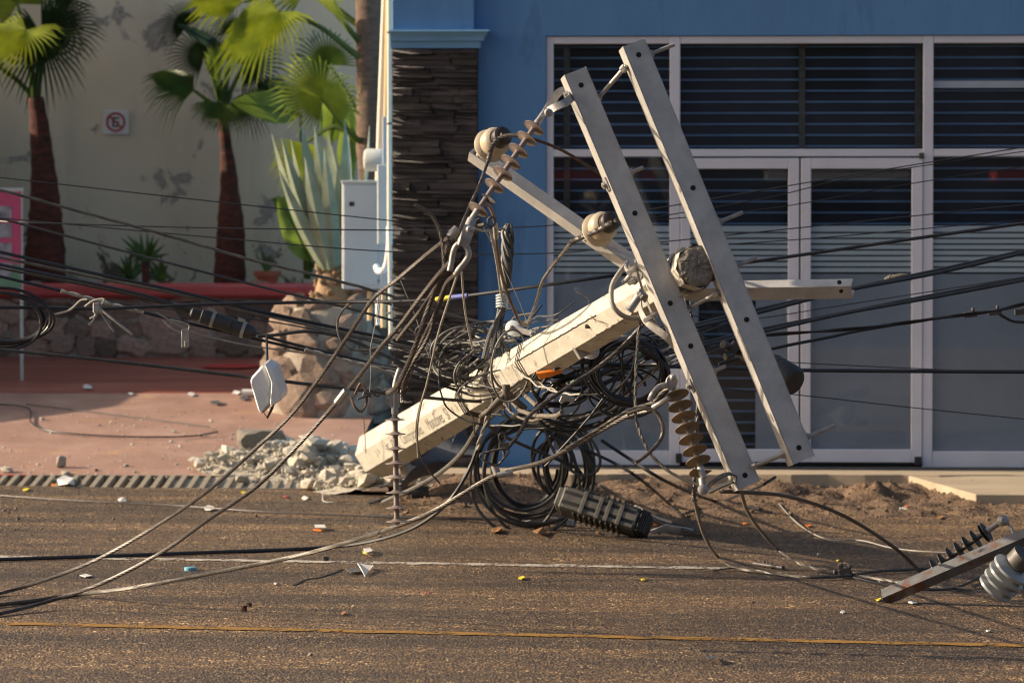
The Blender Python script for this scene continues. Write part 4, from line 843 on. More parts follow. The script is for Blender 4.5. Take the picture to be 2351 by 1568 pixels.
mb = MB(); mb.lathe(P(1927, 649, 15.30), (0, -.8, .5), [(0, .010), (.004, .010)], 10); mb.build('bolt_hole', M['hole'], t); mb = MB(); mb.lathe(P(1931, 668, 15.27), (0, -.9, -.4), [(0, .009), (.004, .009)], 10); mb.build('bolt_hole', M['hole'], t)
def pin_insulator(c, axis, label, sc=1.0):
    t = thing('pin_insulator', label, 'insulator', c, 'pin insulators on the secondary arm'); ax = Vector(axis).normalized(); o = c - ax * .075 * sc
    mb = MB(); mb.lathe(o, ax, [(h * sc, r * sc) for h, r in ((0, .045), (.004, .072), (.016, .075), (.030, .066), (.034, .060), (.060, .064), (.075, .063), (.090, .056), (.098, .046))], 30); mb.build('skirt', M['porc'], t, True)
    mb = MB(); mb.lathe(o, ax, [(h * sc, r * sc) for h, r in ((.097, .043), (.104, .037), (.115, .036), (.124, .044), (.140, .042), (.150, .030), (.153, .001))], 24); mb.build('head', M['porcd'], t, True)
    mb = MB(); mb.tube([o - ax * .10, o + ax * .01], .011, 8); mb.hexbolt(o - ax * .012, ax, .024, .014); mb.build('pin', M['galv2'], t, True)
    e1 = ax.orthogonal().normalized(); e2 = ax.cross(e1)
    for k in range(3): mb = MB(); mb.tube([o + ax * (.106 + .006 * k) * sc + (e1 * math.cos(a) + e2 * math.sin(a)) * .0385 * sc for a in [rad(x) for x in range(0, 361, 20)]], .004, 6, False); mb.build('tie_wire', M['alu'], t, True)
    return o + ax * .11 * sc
IA = (.45, -.82, .33)
I1 = pin_insulator(P(1140, 324, 15.5), IA, 'beige pin insulator at the far left end of pale arm', 1.0)
I2 = pin_insulator(P(1388, 518, 15.35), IA, 'beige pin insulator beside the left crossarm', 1.0)
# ---- polymer string insulators
def string_insulator(p0, p1, shed_ts, sr, shr, m_, label, name='string_insulator', e0=.10, e1=.10, broken=()):
    t = thing(name, label, 'insulator', p0); d = (p1 - p0); L = d.length; d.normalize()
    mb = MB(); mb.lathe(p0 + d * e0 * L, d, [(0, shr), ((1 - e0 - e1) * L, shr)], 14); mb.build('shaft', m_, t, True)
    for i, s in enumerate(shed_ts):
        mb = MB()
        if i in broken:
            o = d.orthogonal().normalized(); o2 = d.cross(o); pts = []
            mb.add([p0 + d * (s * L + e) + (o * math.cos(a) + o2 * math.sin(a)) * r * (1 if r < sr * .5 else 1) for e in (-.002, .002) for (a, r) in [(rad(x), (sr if x < 200 else shr * 1.1)) for x in range(0, 360, 15)]], [tuple(range(24))[::-1], tuple(range(24, 48))] + [(k, (k + 1) % 24, 24 + (k + 1) % 24, 24 + k) for k in range(24)])
        else: mb.lathe(p0 + d * (s * L - .004), d, [(-.006, shr * 1.25), (.0, sr * .5), (.004, sr), (.0065, sr), (.007, sr * .5), (.011, shr * 1.3)], 30)
        mb.build('shed', m_, t, True)
    for (c, dd, l) in ((p0, d, e0 * L), (p1, -d, e1 * L)):
        mb = MB(); mb.lathe(c, dd, [(0, shr * 1.0), (.004, shr * 1.15), (l * .9, shr * 1.2), (l, shr * 1.35), (l + .012, shr * 1.3)], 14); mb.build('end_fitting', M['galv2'], t, True)
    return t
# 1: upper left, from the crossarm down to the dead-end clamp
p0, p1 = P(1252, 256, 15.10), P(1082, 505, 14.86); L1 = [(px - 1252) / (1082 - 1252) for px in (1226, 1209, 1190, 1172, 1154, 1135, 1098)]
s1 = string_insulator(p0, p1, L1, .046, .0115, M['poly'], 'slanting brown disc insulator hung from the left crossarm top', e0=.10, e1=.08)
mb = MB(); vs = [P(1105, 445, 14.9), P(1125, 452, 14.88), P(1139, 466, 14.86), P(1128, 469, 14.9), P(1112, 460, 14.92)]; vs2 = [v + Vector((.0, .006, .003)) for v in vs]; mb.add(vs + vs2, [(0, 1, 2, 3, 4), (9, 8, 7, 6, 5)] + [(k, (k + 1) % 5, 5 + (k + 1) % 5, 5 + k) for k in range(5)]); mb.build('torn_shed', M['galvdark'], s1)
lk = thing('strap_link', 'looped flat steel link between left crossarm and slanting insulator', 'link', P(1280, 230, 15.12))
mb = MB(); mb.ribbon(catmull([P(1251, 262, 15.09), P(1262, 244, 15.16), P(1278, 218, 15.22), P(1294, 208, 15.24), P(1308, 214, 15.22), P(1310, 226, 15.12), P(1298, 236, 15.06), P(1276, 246, 15.05), P(1258, 256, 15.07)], .01), .034, .005, D_ARM * .7 + FACE * .3); mb.build('strap', M['galv2'], lk)
mb = MB(); mb.hexbolt(P(1296, 220, 15.16), SIDE, .014, .02); mb.lathe(P(1296, 220, 15.16), SIDE, [(0, .008), (.05, .008)], 8); mb.build('bolt', M['galv2'], lk, True)
mb = MB(); mb.box(P(1252, 258, 15.07), ((p1 - p0).normalized(), SIDE, FACE), (.03, .018, .006)); mb.lathe(P(1258, 258, 15.03), (.3, -1, -.2), [(0, .017), (.02, .017), (.024, .010)], 12); mb.build('clevis', M['galv2'], lk, True, 0)
# dead-end clamp
dc = thing('dead_end_clamp', 'forged dead-end clamp with curved jaws below slanting insulator', 'clamp', P(1070, 545, 14.82))
mb = MB(); mb.tube(catmull([P(1084, 505, 14.84), P(1076, 524, 14.82), P(1069, 540, 14.80), P(1062, 556, 14.79), P(1054, 566, 14.79)], .01), [.014] * 1 + [.02] * 60, 12) if False else mb.tube(catmull([P(1084, 505, 14.84), P(1076, 524, 14.82), P(1069, 540, 14.80), P(1060, 558, 14.79)], .01), .021, 12); mb.build('body', M['galv2'], dc, True)
mb = MB(); mb.ribbon(catmull([P(1078, 520, 14.80), P(1070, 545, 14.78), P(1062, 566, 14.78)], .01), .045, .02, SIDE); mb.build('cheek', M['galv2'], dc, True)
mb = MB(); mb.tube(catmull([P(1066, 560, 14.79), P(1074, 572, 14.79), P(1076, 586, 14.79), P(1066, 604, 14.79), P(1054, 618, 14.79), P(1046, 632, 14.8)], .01), [.013] * 200, 10) if False else mb.tube(catmull([P(1066, 560, 14.79), P(1074, 572, 14.79), P(1076, 586, 14.79), P(1066, 604, 14.79), P(1054, 618, 14.79), P(1046, 630, 14.8)], .01), .0125, 10); mb.build('jaw', M['galv2'], dc, True)
mb = MB(); mb.tube(catmull([P(1058, 556, 14.79), P(1046, 566, 14.79), P(1040, 582, 14.8), P(1036, 605, 14.8), P(1032, 622, 14.8)], .01), .0115, 10); mb.build('jaw', M['galv2'], dc, True)
mb = MB(); mb.lathe(P(1077, 527, 14.77), (.1, -1, .1), [(0, .014), (.012, .014), (.02, .008)], 12); mb.hexbolt(P(1082, 531, 14.77), (.1, -1, 0), .011, .015); mb.build('pivot_pin', M['galv2'], dc, True)
mb = MB(); mb.box(P(1094, 512, 14.86), ((.6, 0, .4), (0, 1, 0), (-.4, 0, .6)), (.03, .02, .018)); mb.tube([P(1100, 515, 14.84) + Vector((math.cos(a) * .016, 0, math.sin(a) * .02)) + Vector((.05, 0, .01)) for a in [rad(x) for x in range(0, 361, 30)]], .006, 6, False); mb.tube([P(1094, 520, 14.82), P(1114, 516, 14.8)], .01, 8); mb.build('parallel_groove_clamp', M['galvdark'], dc, False, .003)
mb = MB(); mb.lathe(P(1031, 545, 14.9), (.6, .1, .6), [(0, .016), (.02, .02), (.05, .018)], 10); mb.build('wedge', M['galv2'], dc, True)
# 2: vertical insulator hanging in front
p0, p1 = P(906, 905, 15.5), P(911, 1204, 15.5); ys = (963, 996, 1030, 1063, 1096, 1130, 1165, 1196)
string_insulator(p0, p1, [(yy - 905) / 299 for yy in ys], .045, .0118, M['poly'], 'upright brown disc insulator hanging among the conductors on the left', e0=.13, e1=.02)
vf = thing('clevis_clamp', 'steel clevis clamp at the head of upright disc insulator', 'clamp', P(905, 900, 15.5)); mb = MB(); mb.tube(catmull([P(907, 918, 15.5), P(906, 895, 15.5), P(911, 870, 15.5), P(918, 845, 15.5)], .02), [.012, .016] + [.014] * 60, 10) if False else mb.tube(catmull([P(907, 930, 15.5), P(906, 895, 15.5), P(911, 868, 15.5), P(919, 845, 15.5)], .02), .0125, 10); mb.build('stem', M['galv2'], vf, True)
for dx in (-1, 1): mb = MB(); mb.box(P(906 + dx * 8, 916, 15.5), ((1, 0, 0), (0, 1, 0), (0, 0, 1)), (.006, .012, .035)); mb.hexbolt(P(906 + dx * 10, 918, 15.5), (dx, 0, 0), .014, .016); mb.build('ear', M['galv2'], vf)
mb = MB(); mb.tube(catmull([P(921, 895, 15.48), P(921, 912, 15.47), P(922, 924, 15.46), P(926, 920, 15.46)], .008), .004, 6); mb.build('hook', M['galv2'], vf, True)
# 3: short insulator at the foot of the left crossarm
p0, p1 = P(1548, 890, 15.05), P(1616, 1098, 14.85)
sx = [(1554, 907), (1562, 932), (1570, 957), (1578, 982), (1587, 1008), (1595, 1034), (1603, 1058), (1614, 1080)]
s3_ = string_insulator(p0, p1, [(yy - 890) / 208 for _, yy in sx], .053, .012, M['polyo'], 'hanging olive disc insulator with chipped end shed beside left crossarm', e0=.07, e1=.09, broken=(7,))
l3 = thing('strap_link', 'flat steel link joining olive insulator to left crossarm foot', 'link', P(1625, 1115, 14.9)); mb = MB(); mb.ribbon(catmull([P(1618, 1122, 14.85), P(1640, 1104, 14.86), P(1664, 1090, 14.88), P(1682, 1090, 14.95), P(1680, 1104, 15.0), P(1655, 1116, 14.95), P(1622, 1132, 14.9)], .012), .042, .006, FACE + D_ARM * .25); mb.build('strap', M['galvdark'], l3); mb = MB(); mb.lathe(P(1614, 1124, 14.82), (0, -1, .1), [(0, .022), (.03, .022), (.036, .012)], 14); mb.tube([P(1611, 1098, 14.86), P(1616, 1130, 14.84)], .014, 10); mb.build('clevis', M['galv2'], l3, True)
k3 = thing('dead_end_clamp', 'grey dead-end clamp with hooked arm atop olive insulator', 'clamp', P(1537, 880, 15.05)); mb = MB()
vs = [P(*a, 15.02) for a in ((1530, 868), (1540, 858), (1552, 862), (1556, 875), (1550, 890), (1538, 898), (1526, 886))]; n = 7; mb.add(vs + [v + Vector((.005, .035, 0)) for v in vs], [tuple(range(7))[::-1], tuple(range(7, 14))] + [(i, (i + 1) % 7, 7 + (i + 1) % 7, 7 + i) for i in range(7)]); mb.build('body', M['galv2'], k3, False, .003)
mb = MB(); mb.lathe(P(1545, 867, 15.0), (0, -1, .2), [(0, .014), (.014, .013), (.02, .006)], 12); mb.build('bolt', M['galv2'], k3, True)
mb = MB(); mb.tube(catmull([P(1530, 884, 15.03), P(1514, 888, 15.0), P(1500, 902, 15.0), P(1492, 920, 15.0)], .01), .013, 10); mb.build('hook_arm', M['galv2'], k3, True); mb = MB(); mb.tube([P(1536, 913, 15.0), P(1500, 935, 15.05)], .011, 8); mb.build('keeper', M['galv2'], k3, True)
# ---- spool insulators on the pole
for (px, py, Z, bx, by, lb) in ((1181, 754, 18.75, 1229, 768, 'pale spool insulator in clevis on top of the pole'), (1354, 805, 17.35, 1330, 800, 'pale spool insulator under the pole near coiled cable')):
    c = P(px, py, Z); t = thing('spool_insulator', lb, 'insulator', c, 'spool insulators on the pole'); ax = Vector((-.35, -.9, .1)).normalized()
    mb = MB(); mb.lathe(c - ax * .03, ax, [(0, .030), (.003, .040), (.016, .040), (.022, .028), (.040, .028), (.046, .040), (.058, .040), (.062, .030)], 24); mb.build('spool', M['spool'], t, True)
    e = P(bx, by, Z - .1); mb = MB(); mb.ribbon([c + ax * .045, (c + ax * .045).lerp(e, .5), e], .028, .006, (.1, 0, 1)); mb.build('strap', M['galv2'], t); mb = MB(); mb.box(e + Vector((.01, .02, -.01)), (AX, N0, N1), (.02, .03, .035)); mb.build('bracket', M['galv2'], t, False, .004); mb = MB(); mb.lathe(c + ax * .03, ax, [(0, .012), (.026, .012), (.03, .006)], 12); mb.build('pin', M['galv2'], t, True)
mb = MB(); mb.ribbon(catmull([P(1218, 772, 18.6), P(1240, 778, 18.5), P(1236, 764, 18.55)], .02), .05, .008, N0); 
# ---- fallen arm, string insulator and porcelain posts at the right edge
ra0, ra1 = P(2030, 1372, 17.55), P(2420, 1206, 17.3)
t = thing('rusty_crossarm', 'rust-flaked steel crossarm lying on the road at right', 'crossarm', ra0); d = (ra1 - ra0).normalized(); f = Vector((0, -.55, .83)); f = (f - d * f.dot(d)).normalized(); y = f.cross(d); L = (ra1 - ra0).length; c = (ra0 + ra1) / 2
mb = MB(); mb.box(c + f * .026, (d, y, f), (L / 2, .034, .0035)); mb.build('top_face', M['rust'], t)
mb = MB(); mb.box(c + y * .0305 * (1 if y.y < 0 else -1), (d, y, f), (L / 2, .0035, .022)); mb.build('near_flange', M['rust'], t); mb = MB(); mb.box(c - y * .0305 * (1 if y.y < 0 else -1), (d, y, f), (L / 2, .0035, .022)); mb.build('far_flange', M['rust'], t); mb = MB(); mb.box(c + d * .03, (d, y, f), (L / 2 - .04, .026, .018)); mb.build('hollow', M['hole'], t)
p0, p1 = P(2138, 1310, 17.75), P(2296, 1198, 17.62); string_insulator(p0, p1, [.06 + .117 * i for i in range(7)] + [.80], .050, .012, M['polyd'], 'dark disc insulator lying above the rusty crossarm', e0=.03, e1=.16)
l4 = thing('end_link', 'steel end link joining dark insulator to rusty crossarm', 'link', P(2305, 1200, 17.6)); mb = MB(); mb.lathe(P(2301, 1195, 17.6), (0, -1, .1), [(0, .028), (.035, .028), (.045, .014), (.06, .012)], 16); mb.build('eye', M['galv2'], l4, True); mb = MB(); mb.ribbon(catmull([P(2303, 1192, 17.62), P(2318, 1206, 17.6), P(2330, 1232, 17.5), P(2338, 1250, 17.45)], .015), .05, .008, (-.3, -.8, .3)); mb.build('strap', M['galv2'], l4)
def post_ins(c0, ax, label, nsk, r0, r1, gap):
    t = thing('porcelain_insulator', label, 'insulator', c0); ax = Vector(ax).normalized(); mb = MB(); mb.lathe(c0, ax, [(0, r0 * .45), (gap * nsk, r0 * .4)], 20); mb.build('core', M['porcg'], t, True)
    for i in range(nsk): r = r0 + (r1 - r0) * i / max(1, nsk - 1); mb = MB(); mb.lathe(c0 + ax * gap * (i + .3), ax, [(-.002, r * .5), (-.012, r * .9), (-.010, r), (.002, r * .98), (.016, r * .7), (.026, r * .45)], 36); mb.build('skirt', M['porcg'], t, True)
    mb = MB(); mb.lathe(c0 + ax * gap * nsk, ax, [(0, r1 * .5), (.01, r1 * .62), (.07, r1 * .60), (.075, .02)], 24); mb.build('cap', M['galvdark'], t, True); return t
post_ins(P(2284, 1352, 17.25), (.52, -.38, .70), 'grey porcelain insulator with wide skirts under the rusty crossarm', 4, .092, .100, .042)
post_ins(P(2352, 1352, 17.3), (.9, -.3, -.1), 'second insulator with brown cap cut by the right edge', 2, .045, .05, .03)
# ---------------------------------------------------------------- cables
def cable(name, label, pts, r, m_, tw=None, group=None, cat='cable', step=.03, sides=7, jitter=0):
    pp_ = [Vector(p) if len(p) == 3 and not isinstance(p, tuple) else P(*p) for p in pts]; cs = catmull(pp_, step)
    if jitter: cs = [c + Vector([mnoise.noise(c * 6 + Vector((k, 0, 0))) for k in (0, 7, 13)]) * jitter for c in cs]
    mb = MB()
    if tw: cs = catmull(pp_, min(step, tw[1] / 9)); mb.strands(cs, r, tw[0], tw[1], 5)
    else: mb.tube(cs, r, sides)
    o = mb.build(name, M[m_], None, True, 0, cs[0]); tag(o, label, cat, group); return o
def lz(pts, z0, z1):                                   # straight change of depth along a list of pixels
    n = len(pts) - 1; return [(x, y, z0 + (z1 - z0) * i / n) for i, (x, y) in enumerate(pts)]
GA = 'aerial cables sagging from the left'; GB = 'aerial cables running off to the right'; GC = 'thick stranded conductors'; GT = 'loose wires tangled round the pole'; GL = 'wires on the road at right'
# from the left into the tangle
cable('aerial_wire', 'topmost thin wire crossing the cream wall and blue pilaster', lz([(-120, 395), (0, 408), (508, 465), (898, 507), (1052, 523), (1290, 516), (1500, 480), (2000, 395), (2480, 318)], 21, 20.5), .0035, 'black', group=GA, step=.1)
cable('twisted_service_cable', 'twisted pair cable sagging across both palm trunks', lz([(-120, 415), (0, 437), (168, 482), (312, 521), (449, 560), (566, 594), (703, 627), (820, 657), (918, 686), (1030, 722), (1120, 745)], 19.8, 19.6), .0095, 'grey', (3, .5), GA, step=.03)
cable('aerial_wire', 'thin level wire crossing the grey cabinet to the looped bundle', lz([(-120, 505), (0, 508), (58, 511), (450, 523), (898, 529), (1138, 531), (1165, 540)], 20.6, 19.6), .004, 'black', group=GA, step=.1)
cable('aerial_wire', 'thin wire dropping from banner past the terracotta pot', lz([(-120, 475), (0, 502), (148, 541), (273, 574), (414, 611), (621, 664), (781, 703), (898, 735), (1000, 765), (1090, 790)], 20, 19.6), .007, 'black', group=GA, step=.08)
cable('aerial_wire', 'thin wire crossing the lower part of the grey cabinet', lz([(-120, 488), (58, 506), (508, 547), (898, 578), (1255, 582), (1500, 558), (2351, 470), (2480, 456)], 20.8, 20.2), .0035, 'black', group=GA, step=.1)
cable('black_cable', 'upper black cable of the pair above the splice closure', lz([(-120, 552), (0, 579), (234, 632), (390, 665), (586, 712), (781, 755), (918, 783), (1040, 812), (1120, 838)], 19.6, 19.6), .0095, 'black', group=GA, step=.06)
cable('black_cable', 'lower black cable of the pair above the splice closure', lz([(-120, 566), (0, 591), (234, 641), (390, 672), (586, 719), (781, 763), (918, 793), (1040, 825), (1110, 850)], 19.7, 19.5), .008, 'grey', group=GA, step=.06)
cable('black_cable', 'upper black cable entering the black splice closure', lz([(-120, 584), (0, 608), (234, 656), (352, 684), (432, 712), (600, 770), (760, 812), (918, 850), (1050, 880)], 19.5, 19.5), .009, 'black', group=GA, step=.06)
cable('black_cable', 'lower grey cable entering the black splice closure', lz([(-120, 592), (0, 616), (234, 663), (352, 691), (440, 720), (560, 758)], 19.52, 19.52), .007, 'grey', group=GA, step=.06)
cable('black_cable', 'black cable with pale spiral wrap over the stone wall', lz([(-120, 608), (0, 635), (156, 672), (352, 723), (586, 778), (742, 815), (898, 852), (1000, 880), (1075, 905)], 19.3, 19.4), .0085, 'black', group=GA, step=.06)
cable('spiral_wrap', 'pale spiral preform wrapped on a black cable over stone wall', lz([(140, 668), (200, 684), (260, 700), (330, 718)], 19.28, 19.28), .0125, 'lightw', (2, .16), cat='cable wrap')
cable('spiral_wrap', 'pale spiral preform wrapped on black cable before rock planter', lz([(700, 802), (780, 824), (860, 845), (920, 860)], 19.33, 19.33), .0125, 'lightw', (2, .16), cat='cable wrap')
cable('black_cable', 'long black cable passing through yellow and blue sleeves', [(-120, 704, 19.2), (0, 706, 19.2), (117, 707, 19.2), (219, 709, 19.2), (352, 704, 19.2), (508, 698, 19.2), (740, 694, 19.2), (918, 692, 19), (1005, 687, 18.9), (1075, 679, 18.8), (1250, 655, 18.6), (1440, 629, 18.6), (1570, 617, 18.9), (1700, 605, 19), (2100, 548, 19), (2351, 513, 19), (2480, 494, 19)], .0095, 'black', group=GA, step=.06)
cable('sleeve', 'bright yellow plastic sleeve on black cable at pilaster', [(1001, 688, 18.88), (1036, 683, 18.84)], .0135, 'yellow', cat='sleeve'); cable('sleeve', 'pale blue plastic sleeve next to yellow one on cable', [(1036.5, 683, 18.84), (1073, 679, 18.8)], .0125, 'blueplas', cat='sleeve')
cable('black_cable', 'lowest black cable crossing in front of the white box', lz([(-120, 794), (0, 803), (273, 831), (586, 868), (820, 895), (1000, 915), (1105, 922)], 18.6, 19.3), .0095, 'grey', group=GA, step=.06)
cable('aerial_wire', 'thin pale wire running under the splice closure', lz([(360, 718), (433, 758), (520, 783), (609, 799), (742, 817), (918, 850), (1020, 878)], 19.25, 19.4), .0045, 'lightw', group=GA, step=.06)
cable('black_cable', 'grey cable leaving the closure in an arch over rock planter', lz([(590, 772), (625, 770), (700, 761), (760, 768), (815, 785), (880, 815), (960, 850), (1030, 880)], 19.3, 19.4), .010, 'grey', group=GA)
cable('grey_loop', 'single grey wire loop hanging in front of the rock planter', lz([(900, 700), (845, 688), (800, 700), (776, 735), (778, 770), (800, 800), (850, 803), (910, 775)], 19.2, 19.2), .006, 'grey', cat='cable')
cable('aerial_wire', 'thin dark wire crossing rock planter behind thick conductors', lz([(200, 690), (540, 727), (740, 760), (918, 800), (1000, 830)], 19.9, 19.7), .004, 'black', group=GA, step=.08)
for k, (x0, y0, x1, y1) in enumerate(((870, 668, 850, 800), (877, 610, 866, 740), (918, 640, 985, 820), (850, 800, 846, 930))): cable('drop_wire', 'hair-thin wire hanging near the shop corner', lz([(x0, y0), ((x0 + x1) / 2 + 3, (y0 + y1) / 2), (x1, y1)], 19, 19), .002, 'lightw', group='hair-thin hanging wires', cat='wire')
# splice closure (black cylinder) on the left, its clamps and the clip below
sc = thing('splice_closure', 'black cylindrical splice closure with clamps hanging on cables over stone wall', 'splice closure', P(500, 742, 19.3)); a, b = P(437, 716, 19.25), P(588, 767, 19.25); d = (b - a).normalized()
mb = MB(); mb.lathe(a, d, [(0, .012), (.01, .028), (.06, .030), (.065, .040), ((b - a).length * .62, .043), ((b - a).length * .63, .038), ((b - a).length * .9, .040), ((b - a).length, .016)], 18); mb.build('body', M['plask'], sc, True)
for f in (.32, .78): p = a.lerp(b, f); mb = MB(); mb.lathe(p, d, [(0, .045), (.018, .045)], 18); mb.box(p + ZZ * .045, (d, d.cross(ZZ).normalized(), ZZ), (.02, .012, .012)); mb.build('clamp_band', M['galv2'], sc, True)
mb = MB()
for k in range(6): mb.lathe(P(430 + k * 4, 728 + k, 19.25), d, [(0, .012), (.004, .012)], 8)
mb.build('cable_gland', M['plask'], sc)
for (pts, r) in (([(195, 704), (215, 690), (240, 688), (222, 712)], .006), ([(225, 705), (250, 725), (304, 768)], .007), ([(228, 712), (245, 740), (262, 762)], .003), ([(222, 712), (215, 735), (205, 745)], .006), ([(125, 723), (160, 712), (185, 690), (200, 688)], .006)): cable('broken_wire', 'snapped wire end sticking out of cable clip over stone wall', lz(pts, 19.15, 19.1), r, 'lightw', group='snapped wire ends', cat='wire', step=.02)
cl = thing('cable_clip', 'small grey clip clamped on the cables over stone wall', 'clip', P(221, 707, 19.1)); mb = MB(); mb.box(P(221, 707, 19.1), ((1, 0, 0), (0, 1, 0), (0, 0, 1)), (.016, .02, .028)); mb.box(P(214, 728, 19.1), ((.8, 0, .4), (0, 1, 0), (-.4, 0, .8)), (.022, .012, .005)); mb.build('body', M['galv2'], cl, False, .004)
cl = thing('hanging_clip', 'small grey tag clip dangling below the cables', 'clip', P(424, 776, 19.1)); mb = MB(); mb.box(P(425, 777, 19.1), ((1, 0, 0), (0, 1, 0), (0, 0, 1)), (.019, .012, .048)); mb.box(P(429, 790, 19.08), ((1, 0, 0), (0, 1, 0), (0, 0, 1)), (.012, .01, .018)); mb.build('body', M['galv2'], cl, False, .003); mb = MB(); mb.tube(catmull([P(372, 735, 19.1), P(400, 757, 19.1), P(420, 765, 19.1)], .02), .004, 6); mb.tube(catmull([P(430, 764, 19.1), P(435, 750, 19.1), P(428, 743, 19.1), P(390, 733, 19.1)], .02), .004, 6); mb.build('tail_wire', M['lightw'], cl, True)
# coil at the left edge
def coil(name, label, cx, cy, Z, rx, ry, turns, r, m_, var=.12, tilt=0, dz=.1, seed=1, n=44, extra=None):
    rr_ = random.Random(seed); pts = []; c = [rr_.uniform(-1, 1) for _ in range(int(turns * 2) + 8)]; 
    for i in range(int(turns * n) + 1):
        t = i / n; k = int(t); f = t - k; f = f * f * (3 - 2 * f); g = lambda o: c[(k + o) % len(c)] * (1 - f) + c[(k + 1 + o) % len(c)] * f
        ax, ay = rx * (1 + var * g(0)), ry * (1 + var * g(2)); an = 2 * math.pi * t + .35 * g(4) * var; x, y = ax * math.cos(an), ay * math.sin(an)
        tx = cx + rx * var * g(3) + x * math.cos(tilt) - y * math.sin(tilt); ty = cy + ry * var * g(5) + x * math.sin(tilt) + y * math.cos(tilt); pts.append(P(tx, ty, Z + dz * g(1) + dz * .35 * math.sin(an)))
    if extra: pts = [P(*e) for e in extra[0]] + pts + [P(*e) for e in extra[1]]
    mb = MB(); mb.tube(catmull(pts, .06), r, 7); o = mb.build(name, M[m_], None, True, 0, pts[0]); return tag(o, label, 'wire loop' if name == 'wire_loop' else 'cable coil')
coil('cable_coil', 'thick black cable coil cut by the left edge', 5, 731, 19.2, 108, 62, 6, .0085, 'black', .12, .1, .06, 3)
# hanging white box
wb = thing('white_junction_box', 'cracked white plastic junction box dangling from a cable', 'junction box', P(610, 840, 18.9)); ZW = 18.9
def prismZ(poly, Z, dep, name, m_, parent, bev=.006):
    mb = MB(); n = len(poly); f = [P(x, y, Z) for x, y in poly]; bk = [p + Vector(dep) for p in f]; mb.add(f + bk, [tuple(range(n))[::-1], tuple(range(n, 2 * n))] + [(i, (i + 1) % n, n + (i + 1) % n, n + i) for i in range(n)]); return mb.build(name, m_, parent, False, bev)
prismZ([(604, 836), (575, 868), (573, 880), (592, 945), (601, 953), (617, 930), (620, 880)], ZW, (.03, .10, .03), 'shell', M['plasw'], wb, .010)
prismZ([(606, 836), (614, 842), (626, 848), (645, 905), (644, 920), (622, 934), (619, 928), (622, 880)], ZW - .02, (.03, .10, .03), 'lid', M['plasw'], wb, .008)
prismZ([(603, 944), (612, 958), (622, 934), (630, 928), (626, 940), (614, 962)], ZW - .01, (0, .05, 0), 'torn_edge', M['plask'], wb, .002); mb = MB(); mb.tube(catmull([P(612, 770, 19.2), P(613, 800, 19.1), P(614, 845, 18.95)], .03), .007, 7); mb.build('hanger_wire', M['black'], wb, True)
# thick stranded conductors in the foreground
def LZ(pts, zs): # depth interpolated by index against given (index, depth) pairs
    out = []
    for i, (x, y) in enumerate(pts):
        for (a, za), (b, zb) in zip(zs, zs[1:]):
            if a <= i <= b: out.append((x, y, za + (zb - za) * (i - a) / (b - a))); break
    return out
k1 = [(-160, 1400), (0, 1362), (120, 1326), (235, 1278), (360, 1206), (475, 1128), (575, 1041), (665, 956), (727, 876), (805, 762), (859, 684), (918, 637), (985, 580), (1030, 545)]
cable('conductor', 'upper thick twisted conductor sweeping from lower left road to clamp', [G(-160, 1400, .012), G(0, 1362, .012)] + [P(*q_) for q_ in LZ(k1, [(0, 17.75), (13, 14.85)])[2:]], .0092, 'alu', (6, .15), GC, step=.018)
k2 = [(-160, 1432), (0, 1408), (125, 1376), (240, 1336), (370, 1268), (480, 1191), (590, 1116), (690, 1016), (781, 914), (836, 848), (871, 801), (918, 747), (960, 690), (1005, 632), (1034, 600)]
cable('conductor', 'second thick twisted conductor sweeping up to the dead-end clamp', [G(-160, 1432, .012), G(0, 1408, .012)] + [P(*q_) for q_ in LZ(k2, [(0, 17.05), (14, 14.8)])[2:]], .0098, 'alu', (6, .15), GC, step=.018)
cable('splice_sleeve', 'short grey compression sleeve on the second conductor', [(774, 924, 15.6), (796, 896, 15.56)], .017, 'galv2', cat='sleeve')
k3_ = [(-160, 1402), (0, 1388), (170, 1366), (320, 1346), (500, 1313), (650, 1283), (750, 1258), (850, 1228), (910, 1208), (1000, 1171), (1138, 1090), (1248, 1059), (1365, 997), (1443, 954), (1498, 938), (1533, 914)]
cable('conductor', 'long twisted conductor crossing from lower left to olive insulator', [G(-160, 1402, .012), G(0, 1388, .012), G(170, 1366, .012)] + [P(*q_) for q_ in LZ(k3_, [(0, 17.5), (8, 15.9), (15, 15.05)])[3:]], .0105, 'alu2', (6, .15), GC, step=.018)
cable('conductor', 'doubled twisted conductor tail beside the long one', LZ([(1300, 1030), (1365, 991), (1440, 945), (1498, 925), (1516, 905), (1535, 890)], [(0, 15.25), (5, 15.06)]), .0085, 'alu2', (4, .15), GC, step=.018)
cable('conductor', 'frayed conductor end curling down in front of doors', LZ([(1440, 951), (1480, 938), (1505, 945), (1521, 975), (1519, 1005), (1500, 1030), (1475, 1052), (1458, 1062)], [(0, 15.1), (7, 15.0)]), .0085, 'alu2', (6, .16), GC, step=.015)
k4_ = [(-160, 1288), (0, 1284), (250, 1276), (500, 1267), (725, 1258), (850, 1243), (950, 1211), (1025, 1156), (1075, 1081), (1105, 1000), (1128, 935), (1140, 880)]
cable('black_cable', 'black cable lying on the road then rising to the pole', [G(x, y, .012) for x, y in k4_[:5]] + [P(850, 1243, 19.9), P(950, 1211, 19.6)] + [P(x, y, 19.4) for x, y in k4_[7:]], .0105, 'black', group=GC, step=.04)
cable('spiral_wrap', 'pale spiral wrap on the cable rising to the pole', LZ([(1065, 1100), (1085, 1060), (1105, 1000), (1125, 940)], [(0, 19.5), (3, 19.3)]), .0125, 'lightw', (2, .15), cat='cable wrap')
